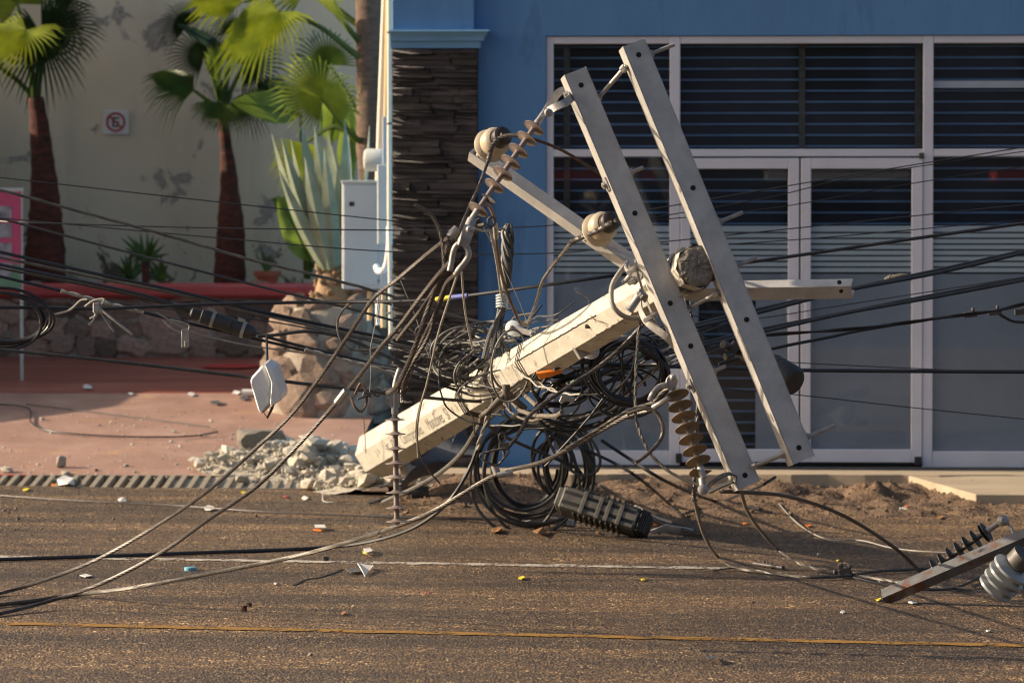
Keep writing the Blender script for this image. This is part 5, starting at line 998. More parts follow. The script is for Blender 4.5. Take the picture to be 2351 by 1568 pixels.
for k, (pts, lb) in enumerate((([(1028, 560), (1020, 612), (990, 690), (955, 790), (930, 850), (908, 890), (890, 902)], 'left strand bundle falling from dead-end clamp to upright insulator'), ([(1040, 585), (1030, 640), (1000, 720), (966, 790), (938, 850), (924, 890)], 'middle strand bundle falling from dead-end clamp'), ([(1048, 628), (1025, 650), (1006, 700), (985, 770), (950, 830), (930, 870), (926, 900)], 'right strand bundle falling from dead-end clamp'), ([(1036, 604), (1012, 640), (975, 700), (940, 745), (912, 780)], 'short strand bundle branching off below dead-end clamp'))):
    cable('strand_bundle', lb, lz(pts, 14.85, 15.45), (.0115, .010, .009, .009)[k], 'alu', (6, .17), GC, step=.016)
cable('conductor', 'stiff frayed conductor end curling over the dark pilaster', LZ([(952, 470), (968, 478), (990, 495), (1005, 520), (1016, 560), (1020, 612)], [(0, 14.9), (5, 14.9)]), .009, 'alu2', (6, .15), GC, step=.015)
for k in range(8):
    x = 915 + k * 3.0; cable('frayed_strand', 'frayed single strand at the head of upright insulator', lz([(934 + k * 2, 838), (x + 2 + random.uniform(-6, 6), 866), (x - 2 + random.uniform(-5, 5), 892), (912 + k * 2, 908 + random.uniform(-8, 4))], 15.4, 15.45), .003, 'alu', group='frayed strands at upright insulator', cat='wire', step=.015)
lp = thing('eye_clamp', 'small eye-bolt clamp with wire loop on the second conductor', 'clamp', P(850, 900, 15.5)); mb = MB(); mb.tube(catmull([P(815, 905, 15.55), P(828, 880, 15.5), P(838, 890, 15.5), P(842, 920, 15.5), P(830, 945, 15.5), P(815, 935, 15.5), P(806, 912, 15.52)], .015), .006, 6); mb.build('wire_loop', M['cop'], lp, True); mb = MB(); mb.tube([P(866, 901, 15.5) + Vector((math.cos(a) * .013, 0, math.sin(a) * .016)) for a in [rad(x) for x in range(0, 361, 30)]], .005, 6, False); mb.tube([P(870, 901, 15.5), P(905, 892, 15.5)], .008, 8); mb.box(P(843, 905, 15.5), ((.9, 0, -.2), (0, 1, 0), (.2, 0, .9)), (.02, .018, .011)); mb.box(P(832, 912, 15.49), ((.9, 0, .3), (0, 1, 0), (-.3, 0, .9)), (.024, .012, .005)); mb.build('clamp_body', M['galvdark'], lp, False, .003)
# jumpers from the pin insulators
cable('jumper', 'twisted jumper from left pin insulator down to the clamp', LZ([(1188, 311), (1160, 312), (1138, 324), (1123, 363), (1112, 395), (1099, 430), (1076, 480), (1052, 535), (1040, 555)], [(0, 15.32), (2, 15.36), (8, 14.9)]), .0075, 'alu2', (4, .12), step=.015, group=GC)
cable('jumper', 'dark twisted jumper from left pin insulator behind left crossarm', LZ([(1150, 308), (1181, 312), (1224, 320), (1287, 344), (1345, 379), (1385, 405)], [(0, 15.36), (5, 15.5)]), .0075, 'cop', (4, .12), step=.015, group=GC)
cable('jumper', 'twisted jumper from right pin insulator down to the pole', LZ([(1416, 505), (1392, 520), (1356, 535), (1318, 552), (1287, 587), (1260, 622), (1244, 649), (1232, 690), (1220, 723), (1208, 747)], [(0, 15.22), (9, 18.2)]), .0085, 'alu2', (4, .13), step=.015, group=GC)
cable('jumper', 'brown twisted jumper hanging from upper clamp to the pole', LZ([(1108, 468), (1122, 472), (1133, 495), (1138, 530), (1140, 560), (1154, 641), (1175, 700), (1193, 739), (1207, 748)], [(0, 14.9), (8, 18.2)]), .0085, 'cop', (4, .13), step=.015, group=GC)
cable('sleeve', 'small clear sleeve on brown jumper over the blue wall', [(1137, 516, 15.6), (1139, 545, 15.8)], .0125, 'lightw', cat='sleeve')
cable('tie_wire', 'tie wire spiralled on jumper by right pin insulator', LZ([(1402, 512), (1370, 530), (1340, 543), (1314, 555), (1308, 561)], [(0, 15.2), (4, 15.6)]), .0125, 'alu', (2, .03), cat='wire', step=.004)
cable('tie_wire', 'tie wire spiralled on jumper by left pin insulator', LZ([(1142, 320), (1128, 342), (1122, 366), (1118, 374)], [(0, 15.3), (3, 15.3)]), .0115, 'alu', (2, .03), cat='wire', step=.004)
# right of the pole
def pair(name, lb, pts, z0, z1, r, dy, m_='black'):
    cable(name, 'upper ' + lb, lz(pts, z0, z1), r, m_, group=GB, step=.06); cable(name, 'lower ' + lb, lz([(x, y + dy * (.6 + .4 * math.sin(x * .012))) for x, y in pts], z0 - .05, z1 - .05), r, m_, group=GB, step=.06)
pair('black_cable', 'black cable of the highest pair right of crossarms', [(1430, 800), (1589, 748), (1730, 713), (1940, 666), (2136, 624), (2351, 576), (2480, 548)], 18, 19, .0095, 8)
pair('black_cable', 'black cable of the middle pair right of crossarms', [(1480, 822), (1620, 786), (1749, 756), (1940, 718), (2116, 683), (2351, 639), (2480, 614)], 18, 19, .009, 7)
cable('twisted_service_cable', 'twisted dark cable with splice block at the right edge', lz([(1500, 815), (1620, 790), (1757, 770), (1901, 760), (2000, 751), (2097, 739), (2214, 723), (2292, 713), (2351, 698), (2480, 675)], 18.2, 19), .0105, 'black', (2, .7), GB, step=.05)
cable('black_cable', 'black cable from dark cylinder up to the twisted cable', lz([(1650, 835), (1772, 801), (1900, 775), (1980, 758), (2136, 733), (2230, 722)], 18.5, 18.95), .0085, 'black', group=GB, step=.06)
cable('black_cable', 'level black cable crossing both doors behind right crossarm', lz([(1340, 832), (1460, 840), (1628, 843), (1839, 850), (2351, 854), (2480, 855)], 18, 18.6), .0105, 'black', group=GB, step=.08)
cable('black_cable', 'short black tail drooping from splice block at right', lz([(2290, 718), (2318, 735), (2351, 740), (2480, 742)], 18.95, 19), .008, 'black', group=GB)
for pts, lb in (([(1560, 720), (1700, 735), (1940, 700), (2351, 636)], 'thin wire between the cable pairs right of crossarms'), ([(1500, 500), (1760, 455), (2000, 400), (2480, 330)], 'thin wire crossing the transom above right door'), ([(1460, 510), (1775, 478), (2116, 418), (2480, 365)], 'second thin wire crossing the upper right door'), ([(1620, 890), (1815, 905), (2116, 938), (2480, 975)], 'thin wire crossing the lower right door'), ([(1650, 815), (1815, 832), (2351, 857), (2480, 862)], 'thin wire just above level black cable at right'), ([(1690, 560), (1900, 545), (2351, 505), (2480, 495)], 'thin wire through the striped film at right')): cable('aerial_wire', lb, lz(pts, 19.8, 20.2), .003, 'black', group=GB, step=.12, sides=5)
sb_ = thing('splice_block', 'small dark splice block on twisted cable near right edge', 'splice block', P(2255, 720, 18.95))
for i, (x, y) in enumerate(((2228, 722), (2284, 717), (2345, 716))): mb = MB(); mb.box(P(x, y, 18.93), ((.99, 0, .1), (0, 1, 0), (-.1, 0, .99)), (.035, .018, .015)); mb.hexbolt(P(x + 6, y - 7, 18.92), (0, 0, 1), .010, .02); mb.build('clamp', M['galvdark'], sb_, False, .003)
s_2 = thing('cable_knot', 'dark knot of tape on the highest cable pair', 'tape', P(2050, 640, 18.85)); mb = MB(); mb.lathe(P(2030, 643, 18.83), (.97, 0, .2), [(0, .008), (.02, .018), (.09, .016), (.12, .010)], 10); mb.tube([P(2040, 640, 18.8), P(2045, 630, 18.8)], .004, 5); mb.build('tape', M['tape'], s_2, True)
# dark cylinder closure right of the crossarm
dc2 = thing('dark_closure', 'dark bottle-shaped splice closure behind the right crossarm', 'splice closure', P(1760, 840, 16.6)); a, b = P(1690, 800, 16.7), P(1826, 878, 16.45); d = (b - a).normalized(); L = (b - a).length
mb = MB(); mb.lathe(a, d, [(0, .03), (L * .25, .034), (L * .35, .056), (L * .6, .070), (L * .96, .070), (L * 1.0, .058), (L * 1.01, .02)], 26); mb.build('body', M['plask'], dc2, True)
for f in (.62, .70, .78, .86): mb = MB(); mb.lathe(a + d * L * f, d, [(0, .0715), (.006, .0715)], 26); mb.build('rib', M['plask'], dc2, True)
mb = MB(); mb.box(P(1684, 800, 16.65), ((.6, 0, -.5), (0, 1, 0), (.5, 0, .6)), (.03, .03, .04)); mb.lathe(P(1672, 795, 16.62), (-.5, -.8, .2), [(0, .02), (.05, .02), (.052, .012)], 12); mb.lathe(P(1680, 815, 16.62), (-.7, -.6, -.2), [(0, .018), (.045, .018)], 12); mb.build('clamp_head', M['galvdark'], dc2, False, .004)
# vertical twisted bundle with knot over the blue wall
zb_ = 18.9
for k in range(5):
    pts = []
    for i in range(14):
        t = i / 13; y = 520 + 185 * t; w = 11 * (1 - .35 * t) * (1.0 if i else .4); an = k * 2 * math.pi / 5 + t * 7.5; pts.append((1166 - 12 * t ** 2 + w * math.cos(an), y, zb_ + .035 * math.sin(an)))
    pts = [(1160 + k * 2.2, 530, zb_ + .01), (1160 + k * 3, 518, zb_)] + pts[1:] + [(1148 - 5 * k, 760, 18.85), (1146 - 9 * k + (k % 2) * 30, 800 + 6 * k, 18.8)]
    cable('bundle_cable', 'grey cable of the upright twisted bundle over blue wall', pts, .0125, 'grey', group='upright twisted bundle', step=.02)
kn = thing('wire_knot', 'pale wire knot wound round the upright cable bundle', 'wire', P(1152, 690, 18.8)); mb = MB(); mb.tube([P(1153 + 13 * math.cos(a), 676 + a * 1.0 + 3 * math.sin(a), 18.85 + .045 * math.sin(a)) for a in [i * .35 for i in range(95)]], .0055, 6); mb.build('winding', M['spool'], kn, True)
cable('pale_wire', 'pale straight wire falling from clamp to the knot', lz([(1120, 528), (1128, 540), (1140, 600), (1150, 670), (1154, 690)], 16.5, 18.75), .0065, 'lightw', cat='wire'); cable('pale_wire', 'thin pale wire slanting across the blue wall', lz([(1105, 512), (1150, 600), (1195, 700), (1213, 750)], 16, 18.7), .002, 'lightw', cat='wire'); cable('pale_wire', 'thin pale cord down the pilaster right of the conductors', lz([(1060, 625), (1065, 690), (1072, 740), (1085, 800)], 17.5, 18.8), .0055, 'lightw', cat='wire'); cable('pale_wire', 'thin pale cord slanting down the pilaster', lz([(1050, 630), (1030, 690), (1005, 770), (980, 880), (966, 930), (958, 985), (960, 1050)], 17.5, 19.2), .0055, 'lightw', cat='wire'); cable('pale_wire', 'short pale cord joining the bundle top over blue wall', lz([(1085, 521), (1115, 531), (1150, 525), (1162, 530)], 17, 18.8), .006, 'lightw', cat='wire')
# tangle round the pole
hand = [([(1140, 735), (1110, 738), (1060, 752), (1015, 785), (995, 825), (1005, 860), (1050, 868), (1110, 830), (1140, 790), (1150, 745)], .0105, 'grey'), ([(1165, 738), (1120, 745), (1070, 765), (1020, 800), (1006, 850), (1014, 905), (1030, 940), (1070, 965), (1110, 978), (1135, 985)], .008, 'grey'), ([(1140, 745), (1130, 790), (1135, 840), (1150, 890), (1158, 915)], .0125, 'grey'), ([(1148, 745), (1155, 790), (1180, 840), (1230, 880), (1290, 905), (1330, 905)], .0075, 'lightw'), ([(1185, 780), (1140, 782), (1090, 800), (1065, 830), (1055, 855), (1075, 868), (1100, 860)], .007, 'grey'), ([(920, 830), (980, 850), (1040, 868), (1100, 885), (1140, 893), (1180, 880), (1200, 850)], .0085, 'grey'), ([(1040, 885), (1080, 893), (1130, 895), (1170, 890), (1185, 870)], .009, 'grey'), ([(940, 782), (1000, 790), (1070, 788), (1120, 782), (1180, 780)], .008, 'grey'), ([(930, 820), (1000, 812), (1060, 815), (1110, 800)], .010, 'grey'), ([(960, 870), (1020, 850), (1090, 845), (1140, 820)], .009, 'grey'), ([(930, 745), (990, 790), (1040, 840), (1090, 880), (1120, 905)], .007, 'grey'), ([(1090, 770), (1160, 800), (1220, 850), (1285, 880), (1350, 905), (1400, 920), (1450, 900), (1500, 850)], .0065, 'lightw'), ([(1105, 930), (1150, 910), (1160, 930), (1175, 950), (1220, 965), (1260, 955)], .010, 'tape'), ([(1170, 880), (1200, 900), (1230, 935)], .018, 'tape'), ([(1158, 915), (1130, 935), (1105, 955), (1100, 975)], .016, 'tape'), ([(1160, 905), (1190, 940), (1235, 955), (1290, 950)], .017, 'tape'), ([(1080, 900), (1060, 870), (1070, 845), (1110, 835), (1150, 830)], .008, 'grey'), ([(1120, 980), (1180, 978), (1250, 968), (1330, 955), (1400, 930), (1460, 890), (1500, 850), (1545, 830)], .010, 'black'), ([(1100, 945), (1180, 960), (1280, 968), (1370, 955), (1440, 920)], .010, 'black'), ([(1200, 985), (1280, 975), (1360, 945), (1420, 890), (1480, 830), (1540, 800)], .0095, 'black'), ([(1250, 1070), (1330, 985), (1400, 900), (1430, 850), (1470, 800), (1560, 760)], .0095, 'black'), ([(1220, 900), (1300, 880), (1380, 862), (1460, 846), (1530, 838)], .0085, 'tape'), ([(1240, 860), (1310, 850), (1400, 838), (1500, 832), (1570, 828)], .007, 'lightw'), ([(1290, 905), (1240, 880), (1200, 862), (1180, 845)], .006, 'lightw'), ([(1300, 880), (1340, 860), (1390, 820), (1450, 790), (1540, 770)], .0105, 'grey'), ([(1270, 850), (1330, 832), (1400, 805), (1470, 780), (1560, 755)], .0105, 'grey'), ([(1330, 800), (1400, 780), (1440, 775), (1460, 800), (1455, 840), (1430, 880), (1380, 905), (1320, 905)], .0055, 'lightw'), ([(1060, 860), (1062, 920), (1085, 960), (1090, 1000)], .006, 'grey'), ([(1190, 880), (1210, 840), (1260, 835), (1310, 820)], .0095, 'black')]
def place(x, y):
    if y < 760: return 'the upright bundle' if x > 1100 else 'the pilaster'
    if y < 900: return 'the dark pilaster' if x < 1010 else "the pole's left side" if x < 1140 else 'the pole underside' if x < 1260 else 'the round coil' if x < 1420 else 'the left crossarm'
    return 'the pole foot' if x < 1110 else 'the tape joints' if x < 1260 else 'the loose wide coil' if x < 1420 else 'the olive insulator'
for i, (pts, r, m_) in enumerate(hand):
    n = len(pts) - 1; zz0 = min(20.2, max(16.8, ZPx(max(880, min(1500, pts[0][0]))))) - .25; zz1 = min(20.2, max(16.8, ZPx(max(880, min(1500, pts[-1][0]))))) - .25
    if pts[0][0] > 1180 or pts[-1][0] > 1400: zz0, zz1 = max(zz0, 17.8), max(zz1, 18.0)
    cable('tangled_wire', f"{'thick' if r > .009 else 'thin'} { {'tape': 'tape-wrapped', 'lightw': 'pale', 'grey': 'dusty grey', 'black': 'black'}[m_]} wire running from {place(*pts[0])} to {place(*pts[-1])}", [(x, y, zz0 + (zz1 - zz0) * k / n + .06 * math.sin(k * 2.1 + i)) for k, (x, y) in enumerate(pts)], r * .66, m_, None, GT, 'wire', .025, jitter=.012)
rr = random.Random(31)
for i in range(34):
    x0 = rr.uniform(930, 1120); x1 = x0 + rr.uniform(120, 260); y0 = 850 - (x0 - 950) * .35 + rr.uniform(-70, 40); y1 = 840 - (x1 - 950) * .32 + rr.uniform(-40, 60); n = rr.randint(4, 6); pts = []
    for k in range(n): t = k / (n - 1); pts.append((x0 + (x1 - x0) * t + rr.uniform(-16, 16), y0 + (y1 - y0) * t + 28 * math.sin(math.pi * t) * rr.uniform(-.6, 1) + rr.uniform(-10, 10), 19.7 - t * .4 + rr.uniform(-.15, .15)))
    cable('thin_wire', 'thin loose drop wire in the knot left of the pole', pts, rr.uniform(.0025, .006), rr.choice(('grey', 'black', 'black', 'grey', 'lightw')), group='thin drop wires left of the pole', cat='wire', step=.03, sides=5, jitter=.006)
for i in range(14):
    x0 = rr.uniform(1230, 1330); x1 = rr.uniform(1430, 1560); y0 = rr.uniform(840, 960); y1 = rr.uniform(770, 860); sag = rr.uniform(0, 50); cable('thin_wire', 'black drop wire strung behind the coil below the pole', [(x0, y0, 18.3), (x0 + (x1 - x0) * .35, y0 + (y1 - y0) * .35 + sag, 18.4), (x0 + (x1 - x0) * .7, y0 + (y1 - y0) * .7 + sag * .7, 18.5), (x1, y1, 18.6), (x1 + 120, y1 - 45, 18.8)], rr.uniform(.004, .008), rr.choice(('black', 'grey')), group='drop wires behind the coil', cat='wire', step=.04, sides=6)
og = thing('orange_marker', 'orange plastic strip jammed in the cables under the pole', 'plastic strip', P(1255, 860, 18.0)); prismZ([(1231, 858), (1292, 849), (1291, 857), (1240, 872)], 18.0, (0, .02, .01), 'strip', M['orange'], og, .002)
for (x0, y0, x1, y1, lb) in ((1440, 806, 1452, 801, 'tiny green tape mark on the right of the coil'), (1291, 871, 1300, 866, 'tiny green tape mark left of the coil')): cable('green_tape', lb, [(x0 + 20, y0 + 10, 17.6), (x1 + 20, y1 + 10, 17.6)], .011, 'green', cat='tape')
cn = thing('white_connector', 'white elbow connector on pale wire below the pole', 'connector', P(1290, 915, 17.7)); prismZ([(1289, 908), (1322, 914), (1318, 926), (1299, 920), (1290, 928), (1283, 922)], 17.7, (0, .03, 0), 'body', M['lightw'], cn, .004)
cu_ = thing('coiled_spring_grip', 'small coiled spring grip left of the pole', 'spring grip', P(985, 795, 19.4)); mb = MB(); mb.tube([P(970 + a * .62, 796 + 7 * math.sin(a), 19.4 + .02 * math.cos(a)) for a in [i * .4 for i in range(100)]], .004, 5); mb.build('spring', M['galv2'], cu_, True)
pc_ = thing('pole_cleat', 'small bolted steel cleat on the pole amid wire bands', 'cleat', P(1060, 880, 19.7)); mb = MB(); mb.box(P(1062, 868, 19.55), (AX, N0, N1), (.05, .02, .025)); mb.hexbolt(P(1058, 875, 19.5), (0, -.2, 1), .02, .07); mb.hexbolt(P(1072, 865, 19.5), (0, -.4, 1), .014, .05); mb.build('cleat', M['galvdark'], pc_, False, .003)
kn2 = thing('dusty_joint', 'dusty black T-shaped tape joint under the pole', 'tape joint', P(1160, 915, 19)); mb = MB(); mb.lathe(P(1164, 902, 18.7), (-.6, 0, -.6), [(0, .017), (.05, .021), (.10, .018), (.16, .012)], 12); mb.lathe(P(1160, 900, 18.7), (.6, 0, -.5), [(0, .021), (.06, .019), (.14, .015)], 12); mb.lathe(P(1162, 905, 18.7), (0, 0, 1), [(-.03, .02), (.05, .022)], 12); mb.build('tape', M['tape'], kn2, True)
# coils
for i, (cx_, cy_, Zc, rx_, ry_, tn, r_, m__, lb) in enumerate(((1072, 800, 19.3, 82, 52, 1.7, .0065, 'grey', 'large open wire loop left of the pole over pilaster'), (1045, 838, 19.5, 58, 40, 1.4, .005, 'black', 'small dark wire loop at left end of tangle'), (1108, 850, 19.2, 62, 46, 1.6, .0055, 'grey', 'dusty wire loop hanging across the pole middle'), (1175, 838, 18.6, 44, 70, 1.5, .006, 'grey', 'upright wire loop hooked over the pole'), (1285, 880, 18.3, 62, 44, 1.7, .0055, 'black', 'dark wire loop below pole beside orange strip'), (1385, 850, 18.1, 48, 62, 1.8, .006, 'black', 'black wire loop left of the round coil'), (1330, 935, 18.5, 95, 38, 1.6, .0065, 'black', 'flat wide wire loop below the round coil'), (1235, 925, 18.7, 74, 46, 1.5, .006, 'grey', 'dusty wire loop under the tape joints'), (1480, 850, 17.9, 44, 70, 1.3, .005, 'black', 'thin black loop at right side of round coil'), (1010, 770, 19.6, 60, 30, 1.2, .004, 'grey', 'flat thin loop above the tangle on pilaster'), (1140, 880, 19.0, 90, 38, 1.2, .0045, 'grey', 'thin flat loop lying along the pole'), (1420, 905, 18.2, 85, 50, 1.4, .0055, 'black', 'dark sagging loop before the left door'))):
    coil('wire_loop', lb, cx_, cy_, Zc, rx_, ry_, tn, r_, m__, .22, .3 * math.sin(i * 2.3), .12, 60 + i)
coil('cable_coil', 'round coil of thin black cable hanging right of the pole', 1443, 855, 17.9, 80, 64, 9, .0078, 'black', .13, .25, .07, 5)
coil('cable_coil', 'tall black cable coil touching the road under the pole', 1214, 1084, 21.7, 114, 120, 7, .0105, 'coilk', .22, .1, .10, 8, extra=([(1160, 930, 19.4), (1130, 985, 20.6)], []))
coil('cable_coil', 'narrow inner coil of grey cable behind the tall coil', 1300, 1062, 21.9, 62, 90, 6, .010, 'coilk', .26, -.1, .12, 12)
coil('cable_coil', 'wide loose black coil under the pole at doors', 1340, 905, 18.4, 110, 66, 4, .0085, 'black', .25, -.3, .12, 15)
coil('cable_coil', 'dark inner coil packed inside the tall coil', 1215, 1070, 21.85, 84, 100, 4, .010, 'black', .18, .1, .08, 18)
# cables leading to the ground at right of the coil
for pts, r, lb, m_ in (([(1340, 1030), (1410, 1063), (1470, 1100), (1540, 1160), (1605, 1225)], .0095, 'dark cable slanting from coil down to the road', 'black'), ([(1380, 1010), (1440, 1050), (1530, 1105), (1640, 1150), (1745, 1168)], .0105, 'dark cable slanting past olive insulator to the soil', 'black'), ([(1480, 1172), (1530, 1195), (1590, 1214), (1615, 1222)], .011, 'upper black cable leaving the ribbed closure', 'black'), ([(1480, 1180), (1530, 1205), (1590, 1222), (1612, 1227)], .011, 'lower black cable leaving the ribbed closure', 'black'), ([(1780, 1095), (1740, 1118), (1660, 1150), (1575, 1178)], .009, 'cable end poking out past the left crossarm foot', 'black'), ([(1380, 1115), (1440, 1150), (1500, 1185), (1560, 1205)], .010, 'pale cable behind the ribbed closure', 'lightw'), ([(1250, 985), (1280, 1050), (1330, 1090), (1372, 1080), (1375, 1040), (1340, 985), (1300, 960)], .0095, 'grey cable loop bulging right of tall coil', 'grey')):
    q_ = [G(x, y, .03) if (y > 1145) else P(x, y, 21.6) for x, y in pts]; cable('dark_cable', lb, q_, r, m_, None, None, 'cable', .03)
cable('flex_tube', 'blue-grey flexible tube from rubble up to the pole', LZ([(880, 1152), (950, 1120), (1010, 1085), (1060, 1040), (1095, 985), (1120, 940)], [(0, 22.6), (5, 19.6)]), .0135, 'grey', step=.04)
cable('drop_wire', 'thin dark wire falling in front of lettering on pole', LZ([(1018, 805), (985, 870), (958, 960), (960, 1030), (985, 1080), (1010, 1110)], [(0, 19.3), (5, 21)]), .0055, 'grey', cat='wire')
cable('drop_wire', 'thin wire left of the upright insulator hanging to rubble', lz([(838, 850), (834, 930), (838, 1000), (840, 1040)], 22.5, 23.4), .003, 'grey', cat='wire')
# eye clamp on the long conductor
ec = thing('eye_clamp', 'eye-bolt clamp with looped strand on conductor before tall coil', 'clamp', P(1150, 1030, 15.4)); mb = MB(); mb.tube([P(1153, 1004, 15.4) + Vector((math.cos(a) * .014, 0, math.sin(a) * .019)) for a in [rad(x) for x in range(0, 361, 30)]], .0055, 6, False); mb.box(P(1157, 1024, 15.4), ((1, 0, 0), (0, 1, 0), (0, 0, 1)), (.022, .02, .016)); mb.lathe(P(1157, 1050, 15.4), (0, 0, 1), [(0, .004), (.04, .010)], 8); mb.build('body', M['galvdark'], ec, False, .003)
mb = MB(); mb.strands(catmull([P(1162, 1028, 15.38), P(1130, 1035, 15.38), P(1103, 1044, 15.38), P(1112, 1058, 15.38), P(1140, 1068, 15.38), P(1160, 1048, 15.38), P(1170, 1034, 15.38)], .01), .006, 3, .08); mb.build('strand_loop', M['alu2'], ec, True); mb = MB(); mb.tube([P(1135, 1068, 15.4), P(1142, 1088, 15.4)], .016, 10); mb.tube([P(1142, 1092, 15.38), P(1178, 1084, 15.38)], .014, 10); mb.build('sleeve', M['galv2'], ec, True)
cable('conductor', 'twisted conductor from flat brace down past the coil', LZ([(1482, 738), (1440, 785), (1380, 838), (1310, 885), (1250, 925), (1215, 955), (1195, 990), (1165, 1030)], [(0, 15.4), (7, 15.45)]), .0095, 'alu', (5, .16), GC, step=.016)
cable('conductor', 'hanging twisted strand below the flat brace', LZ([(1470, 735), (1463, 800), (1460, 860), (1459, 920), (1462, 970), (1480, 1020), (1500, 1050), (1540, 1085), (1590, 1108), (1640, 1125)], [(0, 15.3), (9, 15.0)]), .0075, 'alu2', (4, .14), GC, step=.016)
cable('conductor', 'pair of twisted strands behind the arms', LZ([(1577, 690), (1592, 750), (1600, 810), (1606, 880), (1600, 960), (1597, 1040), (1594, 1110), (1592, 1150)], [(0, 15.5), (7, 15.3)]), .0085, 'alu2', (4, .14), GC, step=.016)
# wires on the road at right
def gp(x, y, h=.015): return G(x, y, h)
cable('ground_strand', 'strand dropping from olive insulator to the road', [P(1592, 1120, 15.2), P(1597, 1160, 15.6), P(1615, 1225, 17.5), gp(1645, 1275), gp(1688, 1303), gp(1760, 1313), gp(1850, 1325), gp(1940, 1322), gp(2010, 1312), gp(2080, 1308), gp(2140, 1304)], .0085, 'alu2', (4, .14), GL, step=.016)
cable('ground_strand', 'second strand sweeping from crossarm foot to road clamp', [P(1700, 1128, 15.1), P(1722, 1185, 16.4), gp(1775, 1250, .12), gp(1830, 1290, .05), gp(1900, 1312, .02), gp(1945, 1318), gp(2060, 1335), gp(2150, 1347), gp(2240, 1352)], .0085, 'alu2', (4, .14), GL, step=.016)
cable('ground_strand', 'arched pale strand from crossarm foot to rusty crossarm', [P(1655, 1128, 15.0), P(1700, 1130, 15.2), P(1800, 1138, 15.9), P(1900, 1168, 16.6), P(1980, 1208, 17.2), P(2060, 1262, 17.6), P(2105, 1305, 17.7), P(2116, 1318, 17.72)], .0095, 'alu', (5, .16), GL, step=.016)
cable('ground_strand', 'thin pale wire snaking on the road behind dark insulator', [gp(1770, 1135), gp(1830, 1200), gp(1900, 1238), gp(1975, 1240), gp(2040, 1256), gp(2100, 1264), gp(2170, 1268), gp(2240, 1270)], .004, 'lightw', group=GL, cat='wire'); cable('ground_strand', 'doubled bare wire along the white line end', [gp(1610, 1300), gp(1640, 1308), gp(1680, 1304), gp(1720, 1308), gp(1800, 1316)], .005, 'alu', (2, .1), GL); cable('ground_strand', 'dark wire pair behind the porcelain insulator', [gp(1960, 1325), gp(2080, 1350), gp(2180, 1352), gp(2240, 1330), gp(2260, 1320)], .006, 'black', group=GL)
cb_ = thing('bolted_clamp', 'dark bolted clamp gripping two strands on the road', 'clamp', gp(1940, 1318)); c = gp(1940, 1313, .03); mb = MB(); mb.box(c, ((.9, 0, .3), (0, 1, 0), (-.3, 0, .9)), (.035, .022, .022)); mb.hexbolt(c + ZZ * .02 - UU * .02, (-.3, -.2, 1), .014, .025); mb.hexbolt(c + ZZ * .02 + UU * .02, (.3, -.2, 1), .013, .02); mb.hexbolt(c - ZZ * .0 - UU * .04, (-1, -.2, .1), .013, .02); mb.tube([c + Vector((-.01 + math.cos(a) * .011, -.03, -.05 + math.sin(a) * .022)) for a in [rad(x) for x in range(0, 361, 30)]], .005, 6, False); mb.build('body', M['galvdark'], cb_, False, .004)
br = thing('connector_rod', 'pale connector rod with clamp lying on road by white line end', 'connector', gp(1765, 1300)); mb = MB(); mb.tube([gp(1731, 1293, .015), gp(1798, 1303, .015)], .0105, 10); mb.build('rod', M['alu'], br, True); mb = MB()
for x in (1752, 1760, 1768): mb.lathe(gp(x, 1296 + (x - 1752) * .15, .015), (1, .1, 0), [(0, .022), (.012, .022)], 10)
mb.build('collar', M['galvdark'], br)
# wires lying on the road at left
cable('ground_wire', 'pale thin wire lying across the road at left', [gp(-80, 1130), gp(0, 1137), gp(200, 1150), gp(400, 1160), gp(600, 1174), gp(800, 1183), gp(1000, 1190), gp(1190, 1193)], .0065, 'alu', group='wires on the road at left', cat='wire'); cable('ground_wire', 'black wire behind the upright insulator on the road', [gp(850, 1182), gp(950, 1187), gp(1090, 1190), gp(1200, 1192)], .007, 'black', group='wires on the road at left', cat='wire')
cable('ground_wire', 'dark wire curled on the pink apron', [gp(-60, 925, .02), gp(60, 935, .02), gp(72, 970, .02), gp(120, 990, .02), gp(250, 1001, .02), gp(380, 1003, .02), gp(450, 1000, .02), gp(500, 991, .03)], .006, 'black', group='wires on the apron', cat='wire'); cable('ground_wire', 'thin dark wire lying straight across the pink apron', [gp(60, 928, .01), gp(250, 950, .01), gp(480, 979, .01)], .004, 'black', group='wires on the apron', cat='wire')
cable('ground_wire', 'short dark stick-like cable end on road by rubble', [gp(848, 1153, .01), gp(880, 1147, .03), gp(910, 1138, .05)], .012, 'black', group='wires on the road at left', cat='wire')
# ribbed black closure box on the road
bx_ = thing('ribbed_closure', 'dusty black ribbed splice closure box lying on the road', 'splice closure', G(1390, 1225)); ZB = 21.2
o = P(1288, 1138, ZB); X = (P(1466, 1192, ZB - .12) - o); LX = X.length; X.normalize(); Zv = (P(1304, 1115, ZB + .05) - P(1290, 1168, ZB)).normalized(); Zv = (Zv - X * Zv.dot(X)).normalized(); Yv = X.cross(Zv); Yv = -Yv if Yv.y < 0 else Yv
c = o + X * LX / 2 + Yv * .085; H = .072
mb = MB(); mb.box(c, (X, Yv, Zv), (LX / 2, .085, H)); mb.build('body', M['plask'], bx_, False, .012)
mb = MB(); mb.box(c - Yv * .088, (X, Yv, Zv), (LX / 2 - .012, .006, H * .28)); mb.build('front_seam', M['plaskd'], bx_, False, .003)
for s in (1, -1): mb = MB(); mb.box(c - Yv * .087 + Zv * s * H * .72, (X, Yv, Zv), (LX / 2 - .02, .005, H * .16)); mb.build('edge_rail', M['plaskd'], bx_, False, .003)
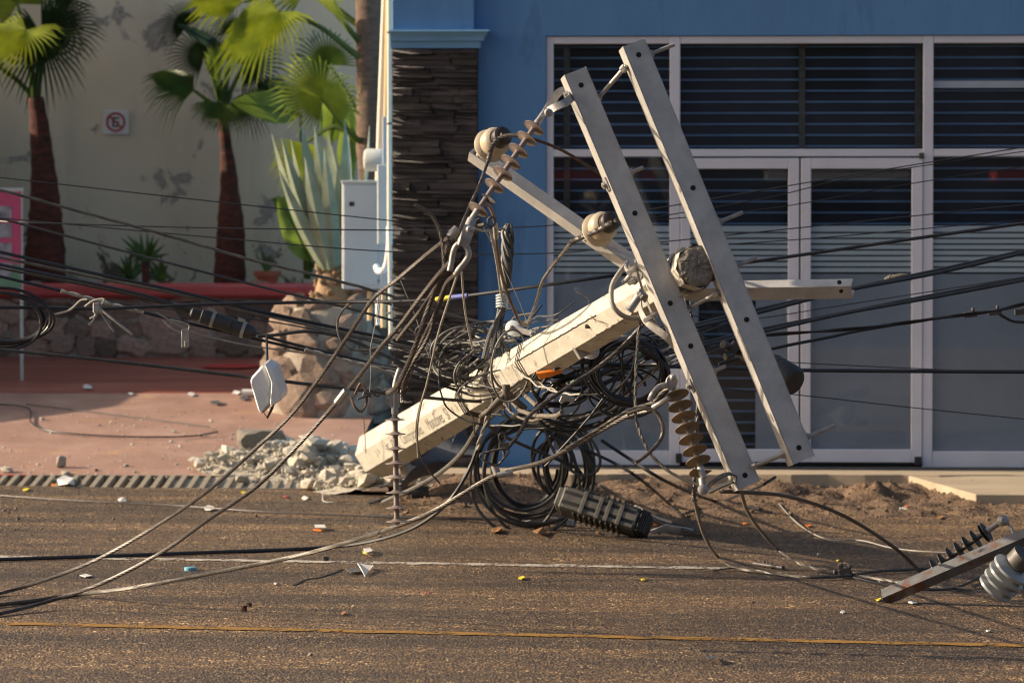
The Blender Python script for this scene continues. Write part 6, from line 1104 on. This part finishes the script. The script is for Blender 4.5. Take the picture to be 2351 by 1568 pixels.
for k in range(9): mb = MB(); xx = -LX / 2 + .10 + k * .034; mb.box(c + X * xx + Zv * (H + .009), (X, Yv, Zv), (.0035, .080, .010)); mb.box(c + X * xx - Zv * (H + .006), (X, Yv, Zv), (.0035, .08, .008)); mb.build('rib', M['plaskd'], bx_)
for xx in (-.10, .0, .055, .13): mb = MB(); mb.box(c + X * xx - Yv * .092, (X, Yv, Zv), (.012, .006, H * .98)); mb.build('strap_panel', M['plaskd'], bx_, False, .002)
for k in range(5): mb = MB(); mb.box(c + X * (LX / 2 + .006 + .011 * k) , (X, Yv, Zv), (.0035, .084 - .002 * k, H * (.98 - .02 * k))); mb.build('end_plate', M['plask'], bx_, False, .002)
mb = MB(); mb.box(c - X * (LX / 2 + .01), (X, Yv, Zv), (.02, .075, H * .8)); mb.build('end_cap', M['plaskd'], bx_, False, .008)
# ---------------------------------------------------------------- rubble and litter
rub = [rock_mesh(400 + i, M['rubble'], 1, .25, True) for i in range(9)]
rr = random.Random(77)
bigs = [(600, 1042, .42, .26, 'largest concrete boulder in the rubble beside the pole foot', .9), (520, 1060, .12, .08, 'squarish concrete lump at left end of the rubble', 1), (655, 1010, .10, .08, 'pale concrete block on top of the rubble behind boulder', 1), (788, 1012, .12, .05, 'flat concrete shard on the far side of the rubble', 1), (555, 1095, .13, .07, 'pale lump of concrete in front of the rubble near grate', 1)]
bme_ = rock_mesh(500, M['conc_raw'], 3, .3, True)
for i, (px, py, w, h, lb, k) in enumerate(bigs):
    p = G(px, py + 14); me = bme_ if i == 0 else rub[i]; o = inst('concrete_boulder', me, None, Matrix.Translation(p + ZZ * h * .42) @ Matrix.Rotation(rr.uniform(0, 6), 4, 'Z') @ Matrix.Diagonal((w * 1.1, w * .8, h * 1.15, 1))); tag(o, lb, 'concrete chunk')
if True:   # set the big boulder the right way round
    ob_ = bpy.data.objects['concrete_boulder']; ob_.rotation_euler = (0, 0, .2)
def mound(u, v):
    a = .17 * math.exp(-(((u + 2.58) / .30) ** 2 + ((v - 25.5) / .42) ** 2)); b = .15 * math.exp(-(((u + 2.12) / .24) ** 2 + ((v - 24.75) / .36) ** 2)); c_ = .10 * math.exp(-(((u + 3.05) / .28) ** 2 + ((v - 25.5) / .3) ** 2)); d_ = .13 * math.exp(-(((u + 1.72) / .34) ** 2 + ((v - 24.25) / .25) ** 2)); return a + b + c_ + d_
def scatter(n, smin, smax, pw_, seed):
    r = random.Random(seed); out = []
    while len(out) < n:
        u, v = r.uniform(-3.45, -1.6), r.uniform(24.35, 26.4); m = mound(u, v)
        if r.random() < min(1, m / .12) and m > .018: s = smin + (smax - smin) * r.random() ** pw_; out.append((u, v, max(gz(u, v), 0) + m * r.uniform(.55, 1.0), s))
    return out
mb = MB()
o = sheet('rubble_bed', M['rubble'], lambda a, b: S(-3.45 + 1.95 * a, 24.3 + 2.2 * b, max(gz(-3.45 + 1.95 * a, 24.3 + 2.2 * b), 0) - .02 + mound(-3.45 + 1.95 * a, 24.3 + 2.2 * b) * (.8 + .25 * mnoise.noise(Vector((a * 30, b * 30, 1))))), 60, 60, 'stuff'); tag(o, 'grey-white rubble dust heap under broken concrete chunks', 'rubble')
for (u, v, z, s) in scatter(280, .03, .19, 2.6, 5):
    o = inst('concrete_chunk', rr.choice(rub), None, Matrix.Translation(S(u, v, z + s * .2)) @ Matrix.Rotation(rr.uniform(0, 6), 4, 'Z') @ Matrix.Rotation(rr.uniform(-.6, .6), 4, 'X') @ Matrix.Diagonal((s * rr.uniform(.8, 1.4), s, s * rr.uniform(.55, .95), 1))); tag(o, 'broken concrete chunk in the rubble heap at pole foot', 'concrete chunk', 'rubble chunks at the pole foot')
def pebbles(name, label, items, m_):
    vs = []; fs = []; base = [Vector(v.co) for v in rub[0].vertices]; r = random.Random(9); oct_ = [Vector(x) for x in ((1, 0, 0), (-1, 0, 0), (0, 1, 0), (0, -1, 0), (0, 0, 1), (0, 0, -1))]; of = [(0, 2, 4), (2, 1, 4), (1, 3, 4), (3, 0, 4), (2, 0, 5), (1, 2, 5), (3, 1, 5), (0, 3, 5)]
    for p, s in items:
        o_ = len(vs); ro = Matrix.Rotation(r.uniform(0, 6), 3, 'Z') @ Matrix.Rotation(r.uniform(0, 6), 3, 'X')
        vs += [p + ro @ Vector((q_.x * s * r.uniform(.6, 1.2), q_.y * s * r.uniform(.6, 1), q_.z * s * r.uniform(.5, .9))) for q_ in oct_]; fs += [tuple(i + o_ for i in f) for f in of]
    mb = MB(); mb.add(vs, fs); o = mb.build(name, m_, None, False, 0, (0, 0, 0)); tag(o, label, 'gravel', None, 'stuff'); return o
pebbles('rubble_grit', 'small concrete grit over the rubble heap', [(S(u, v, z + .01), s) for u, v, z, s in scatter(2600, .006, .02, 2, 6)], M['rubble'])
it = []
for i in range(900):
    u, v = rr.uniform(-5.4, -2.3), rr.triangular(24.8, 28.3, 25.2); it.append((S(u, v, gz(u, v) + .003), rr.uniform(.003, .012) * (2 if rr.random() < .04 else 1)))
pebbles('apron_grit', 'scattered concrete grit on the pink apron', it, M['rubble'])
it = []
for i in range(5200):
    u, v = rr.uniform(-5, 2.9), rr.triangular(19.5, 24.65, 24.4); it.append((S(u, v, -GRADE * u + .002), rr.uniform(.003, .009) * (2 if rr.random() < .03 else 1)))
M['grit'] = mat('gutter_grit', (.22, .16, .11), (.10, .07, .05), .9, 9)
pebbles('gutter_gravel', 'loose brown gravel along the gutter edge of the road', it, M['grit'])
it = []
for i in range(2600):
    u, v = rr.uniform(-4, 2.9), rr.uniform(13.2, 21); it.append((S(u, v, -GRADE * u + .0015), rr.uniform(.0022, .005)))
pebbles('road_gravel', 'fine loose stones over the road surface', it, M['grit'])
it = []
for i in range(4200):
    a, b = rr.random(), rr.random(); p = soil_z(a, b); it.append((p + ZZ * .004, rr.uniform(.004, .016) * (2.2 if rr.random() < .06 else 1)))
pebbles('soil_clods', 'brown clods and pebbles over the soil berm', it, M['soil'])
# stones and litter, each its own object
def flatbit(name, label, poly, m_, h=.01, lift=.004, cat='litter', tilt=None):
    p0 = G(sum(p[0] for p in poly) / len(poly), sum(p[1] for p in poly) / len(poly)); top = []; n = len(poly)
    for i, (x, y) in enumerate(poly): q_ = G(x, y); top.append(q_ + ZZ * (lift + h * (1 if tilt is None else tilt[i])))
    bot = [t - ZZ * .003 for t in top]; mb = MB(); mb.add(top + bot, [tuple(range(n)), tuple(range(2 * n - 1, n - 1, -1))] + [(i, (i + 1) % n, n + (i + 1) % n, n + i) for i in range(n)]); o = mb.build(name, M[m_], None, False, 0, p0); return tag(o, label, cat)
def stone(px, py, s, lb, m_='rubble', cat='stone', sq=(1, .8, .7)):
    p = G(px, py); r_ = random.Random(px); me = rub[px % 9]
    if m_ != 'rubble': me = me.copy(); me.materials[0] = M[m_]
    o = inst('loose_stone', me, None, Matrix.Translation(p + ZZ * s * sq[2] * .35) @ Matrix.Rotation(r_.uniform(0, 6), 4, 'Z') @ Matrix.Diagonal((s * sq[0], s * sq[1], s * sq[2], 1))); return tag(o, lb, cat)
stone(141, 1074, .10, 'upright concrete fragment standing on the pink apron at left', sq=(.9, .7, 1.25)); stone(15, 1084, .10, 'pale concrete lump at left frame edge above grate', sq=(1.2, .8, .6)); stone(150, 1089, .15, 'flat tan slab fragment lying on the apron above grate', sq=(1.3, .5, .25)); stone(460, 1002, .05, 'small dark stone by the wire tip on apron'); stone(290, 1072, .05, 'small stone with long shadow in middle of apron'); stone(222, 1082, .04, 'small dark pebble left of middle on apron', 'brown'); stone(310, 1086, .035, 'tiny stone just above the grate on apron'); stone(97, 965, .05, 'small blue-grey stone in the shaded part of apron'); stone(600, 1002, .05, 'dark clod on top of the rubble boulder', 'brown'); stone(1880, 1278, .045, 'small pale stone on road left of dark insulator'); stone(1565, 1235, .03, 'tiny stone on road by the ribbed closure'); stone(42, 1194, .04, 'small black stone on the road at far left', 'plask'); stone(588, 1186, .03, 'tiny black stone on road below the rubble', 'plask'); stone(713, 1505, .03, 'small pale pebble on road in the foreground'); stone(1729, 1383, .018, 'tiny dark pebble on road at centre right', 'plask'); stone(748, 1288, .05, 'black lump on the white line', 'plask', sq=(1, .8, .8)); stone(2340, 1150, .16, 'grey stone half buried at the right edge', 'conc_raw'); stone(1695, 1210, .02, 'tiny pale stone in the shadow at right')
stone(560, 1403, .045, 'fuzzy reddish-brown clump lying on road in foreground', 'brown', 'plant clump', (1, .8, .9)); stone(572, 1393, .035, 'upper half of reddish-brown clump on road', 'brown', 'plant clump', (1, .8, .9))
flatbit('litter_paper', 'grey-white torn paper triangle on road', [(820, 1308), (846, 1304), (857, 1309), (848, 1316), (838, 1326), (828, 1316)], 'paper', .02, tilt=(1.8, .4, 1.2, .6, .2, 1.4)); flatbit('litter_paper', 'crumpled grey scrap left of the paper triangle', [(795, 1312), (820, 1309), (828, 1317), (805, 1320)], 'tarp', .01)
flatbit('litter_wrapper', 'white and yellow wrapper on road above white line', [(834, 1268), (850, 1266), (855, 1274), (838, 1279)], 'paper', .02); flatbit('litter_wrapper', 'yellow corner of the wrapper above white line', [(832, 1273), (846, 1276), (842, 1280), (833, 1278)], 'yellow', .018)
t = thing('bottle_cap', 'pale blue plastic lid lying on road at left', 'lid', G(437, 1308)); mb = MB(); mb.lathe(G(437, 1309), ZZ, [(0, .031), (.014, .032), (.018, .028), (.019, .002)], 20); mb.build('cap', M['litterb'], t, True)
flatbit('litter_scrap', 'white scrap on road left of the blue lid', [(183, 1324), (198, 1321), (212, 1325), (196, 1328)], 'paper', .006); flatbit('litter_box', 'small white and orange packet on road below rubble', [(722, 1213), (745, 1213), (748, 1220), (724, 1220)], 'paper', .02); flatbit('litter_strip', 'orange edge of the white packet on road', [(718, 1217), (738, 1218), (738, 1222), (718, 1220)], 'orange', .006)
for i, (x, y, m_, lb, s) in enumerate(((1197, 1330, 'yellow', 'yellow plastic cap on road below the coil', 9), (1476, 1333, 'yellow', 'small yellow scrap on road at centre right', 7), (1505, 1207, 'orange', 'orange scrap beside the ribbed closure', 7), (1712, 1204, 'orange', 'orange scrap on white paper in the shadow', 7), (1856, 1209, 'orange', 'orange tube in the shadow at right', 9), (1560, 1178, 'yellow', 'yellow scrap right of the ribbed closure', 9), (2082, 1163, 'orange', 'orange-white wrapper on soil at right', 9), (2072, 1171, 'paper', 'white scrap below orange wrapper on soil', 11), (980, 1362, 'pink', 'tiny pink scrap on road at centre', 6), (1924, 1288, 'yellow', 'tiny yellow scrap above the road clamp', 5), (2017, 1379, 'yellow', 'yellow scrap at the tip of rusty crossarm', 8), (2095, 1386, 'paper', 'white scrap right of the rusty crossarm tip', 11), (2268, 1451, 'paper', 'white scrap near yellow line at right', 6), (1935, 1407, 'paper', 'small white scrap on road right of centre', 6), (2018, 1338, 'paper', 'white dot scrap under strands at right', 4), (1635, 1519, 'tarp', 'dark leaf-shaped scrap in the right foreground', 22), (788, 1410, 'leafdry', 'dry leaf on the road above yellow line', 8), (632, 1342, 'paper', 'tiny white scrap on road left of crack', 5), (2160, 1190, 'leafdry', 'dry leaf on soil at far right', 10), (2230, 1168, 'paper', 'white scrap on soil at far right', 8), (1140, 1222, 'leafdry', 'dry leaf strip left of the ribbed closure', 16), (1240, 1228, 'leafdry', 'dry leaf strip under the aluminium strip', 22), (1375, 1226, 'leafdry', 'yellow leaf under the ribbed closure', 9), (1820, 1232, 'leafdry', 'orange leaf in the right shadow', 6), (150, 1112, 'paper', 'crumpled clear plastic on the drain grate', 26), (122, 1116, 'orange', 'orange scrap beside plastic on the drain grate', 8), (480, 1170, 'paper', 'crumpled white scrap on pale wire at left', 14), (700, 1146, 'paper', 'flat white scrap left of the curled strip', 10), (560, 1133, 'yellow', 'yellow scrap in front of grate', 8), (655, 1141, 'redb', 'red scrap in front of grate', 7), (60, 1125, 'yellow', 'yellow-green scrap at front of the grate left', 8), (280, 1152, 'paper', 'white sliver on road in front of grate', 14), (1500, 1140, 'leafdry', 'leaf on soil below the olive insulator', 8), (440, 908, 'paper', 'white fragments on the apron crest', 10), (200, 892, 'paper', 'white fragments on court floor left', 14), (300, 906, 'paper', 'pale fragment on crest right of middle', 8), (545, 903, 'paper', 'white fragment beside hanging box on crest', 12), (495, 928, 'tarp', 'dark fragment on the apron below crest', 14), (560, 917, 'tarp', 'grey can on the apron below white box', 14))):
    r_ = random.Random(i); k = r_.randint(4, 6); flatbit('litter_scrap', lb, [(x + s * math.cos(2 * math.pi * j / k + .3) * r_.uniform(.7, 1.1), y + s * .35 * math.sin(2 * math.pi * j / k + .3)) for j in range(k)][::-1], m_, s * .0008, tilt=[r_.uniform(.2, 1.6) for _ in range(k)])
for (x, y, w, lb) in ((578, 902, 22, 'white pipe offcut on the apron crest'),): cable('pipe_offcut', lb, [G(x - w, y, .03), G(x + w * .5, y, .03)], .03, 'pvc', cat='pipe', sides=12)
flatbit('red_strip', 'thin red strip lying at the left above grate', [(-20, 1091), (50, 1091), (80, 1094), (-20, 1094)], 'redb', .004)
t = thing('curled_strip', 'curled white plastic strip standing on road below rubble', 'plastic strip', G(745, 1155)); mb = MB(); mb.ribbon(catmull([G(742, 1150) + ZZ * .10, G(741, 1152) + ZZ * .04, G(745, 1155) + ZZ * .012, G(765, 1156) + ZZ * .01], .01), .02, .003, (0, 1, 0)); mb.build('strip', M['paper'], t)
# aluminium strips by the ribbed closure
for (a, b, lb) in (((1197, 1209), (1322, 1208), 'long bent aluminium strip on road left of ribbed closure'), ((1497, 1226), (1592, 1228), 'short aluminium channel on road right of ribbed closure')):
    t = thing('aluminium_strip', lb, 'metal strip', G(*a)); p, r_ = G(*a), G(*b); m_ = p.lerp(r_, .35) + ZZ * .04; mb = MB(); mb.ribbon([p + ZZ * .005, m_, r_ + ZZ * .015], .05, .006, (0, -.5, .8)); mb.build('strip', M['bit'], t); mb = MB(); mb.box(p.lerp(r_, .9) + ZZ * .02, (UU, VV, ZZ), (.02, .02, .012)); mb.build('clip', M['bit'], t, False, .002)
# bent dark sheet, pipe and rag behind the pole foot
t = thing('bent_sheet', 'bent dark grey sheet curling up behind the pole foot', 'metal sheet', P(1030, 1060, 24.0)); mb = MB(); pts = [P(985, 1075, 24.0), P(1010, 1050, 24.1), P(1040, 1022, 24.2), P(1062, 1012, 24.3), P(1070, 1022, 24.2), P(1066, 1045, 24.1)]; mb.ribbon(catmull(pts, .03), .2, .012, (.3, -.8, -.5)); mb.build('sheet', M['tarp'], t, True)
t = thing('drain_pipe_piece', 'broken pale pipe shell leaning on the rubble right of pole foot', 'pipe', P(950, 1110, 23.6)); mb = MB(); mb.ribbon(catmull([P(915, 1130, 23.5), P(945, 1092, 23.6), P(985, 1075, 23.7), P(1020, 1075, 23.8)], .03), .14, .012, (.2, -.7, .6)); mb.build('shell', M['tarp'], t, True)
t = thing('dark_pipe', 'dark corrugated pipe end on the ground right of rubble', 'pipe', G(965, 1140)); mb = MB(); mb.tube([G(945, 1135, .03), G(985, 1132, .04)], .045, 16); mb.build('pipe', M['plask'], t, True)
t = thing('rag', 'pale ochre rag stuffed beside the pole foot', 'rag', P(940, 1085, 23.9)); me = rock_mesh(610, M['pipew'], 2, .3); inst('cloth', me, t, Matrix.Translation(P(938, 1085, 23.9)) @ Matrix.Diagonal((.13, .1, .13, 1)))
flatbit('white_fragment', 'white plastic fragment on ground right of rubble', [(985, 1142), (1005, 1140), (1012, 1130), (1000, 1124), (986, 1130)], 'pvc', .05, tilt=(.2, .2, 1.4, 2, 1.2))
# fine cracks in the road are real grooves filled dark
for pts, lb in (([(675, 1342), (700, 1330), (730, 1325), (760, 1316), (785, 1306)], 'dark crack in the asphalt below white line'),):
    mb = MB(); ps = [G(*p, .003) for p in pts]; cs = catmull(ps, .03); cs = [c + Vector((0, mnoise.noise(c * 30) * .03, 0)) for c in cs]; mb.ribbon(cs, .018, .002, (0, 1, 0)); o = mb.build('road_crack', M['hole'], None, False, 0, cs[0]); o['kind'] = 'structure'
# weeds at the right edge of the soil
wd = thing('weed_tuft', 'small green weed tuft growing at the right edge of soil', 'weed', G(2290, 1155)); 
for i in range(26):
    p = G(2285 + rr.uniform(-45, 55), 1158 + rr.uniform(-6, 6)); blade(wd, p, p + Vector((rr.uniform(-.05, .05), rr.uniform(-.03, .03), rr.uniform(.04, .11))), .006, M['yucca'], 'blade')
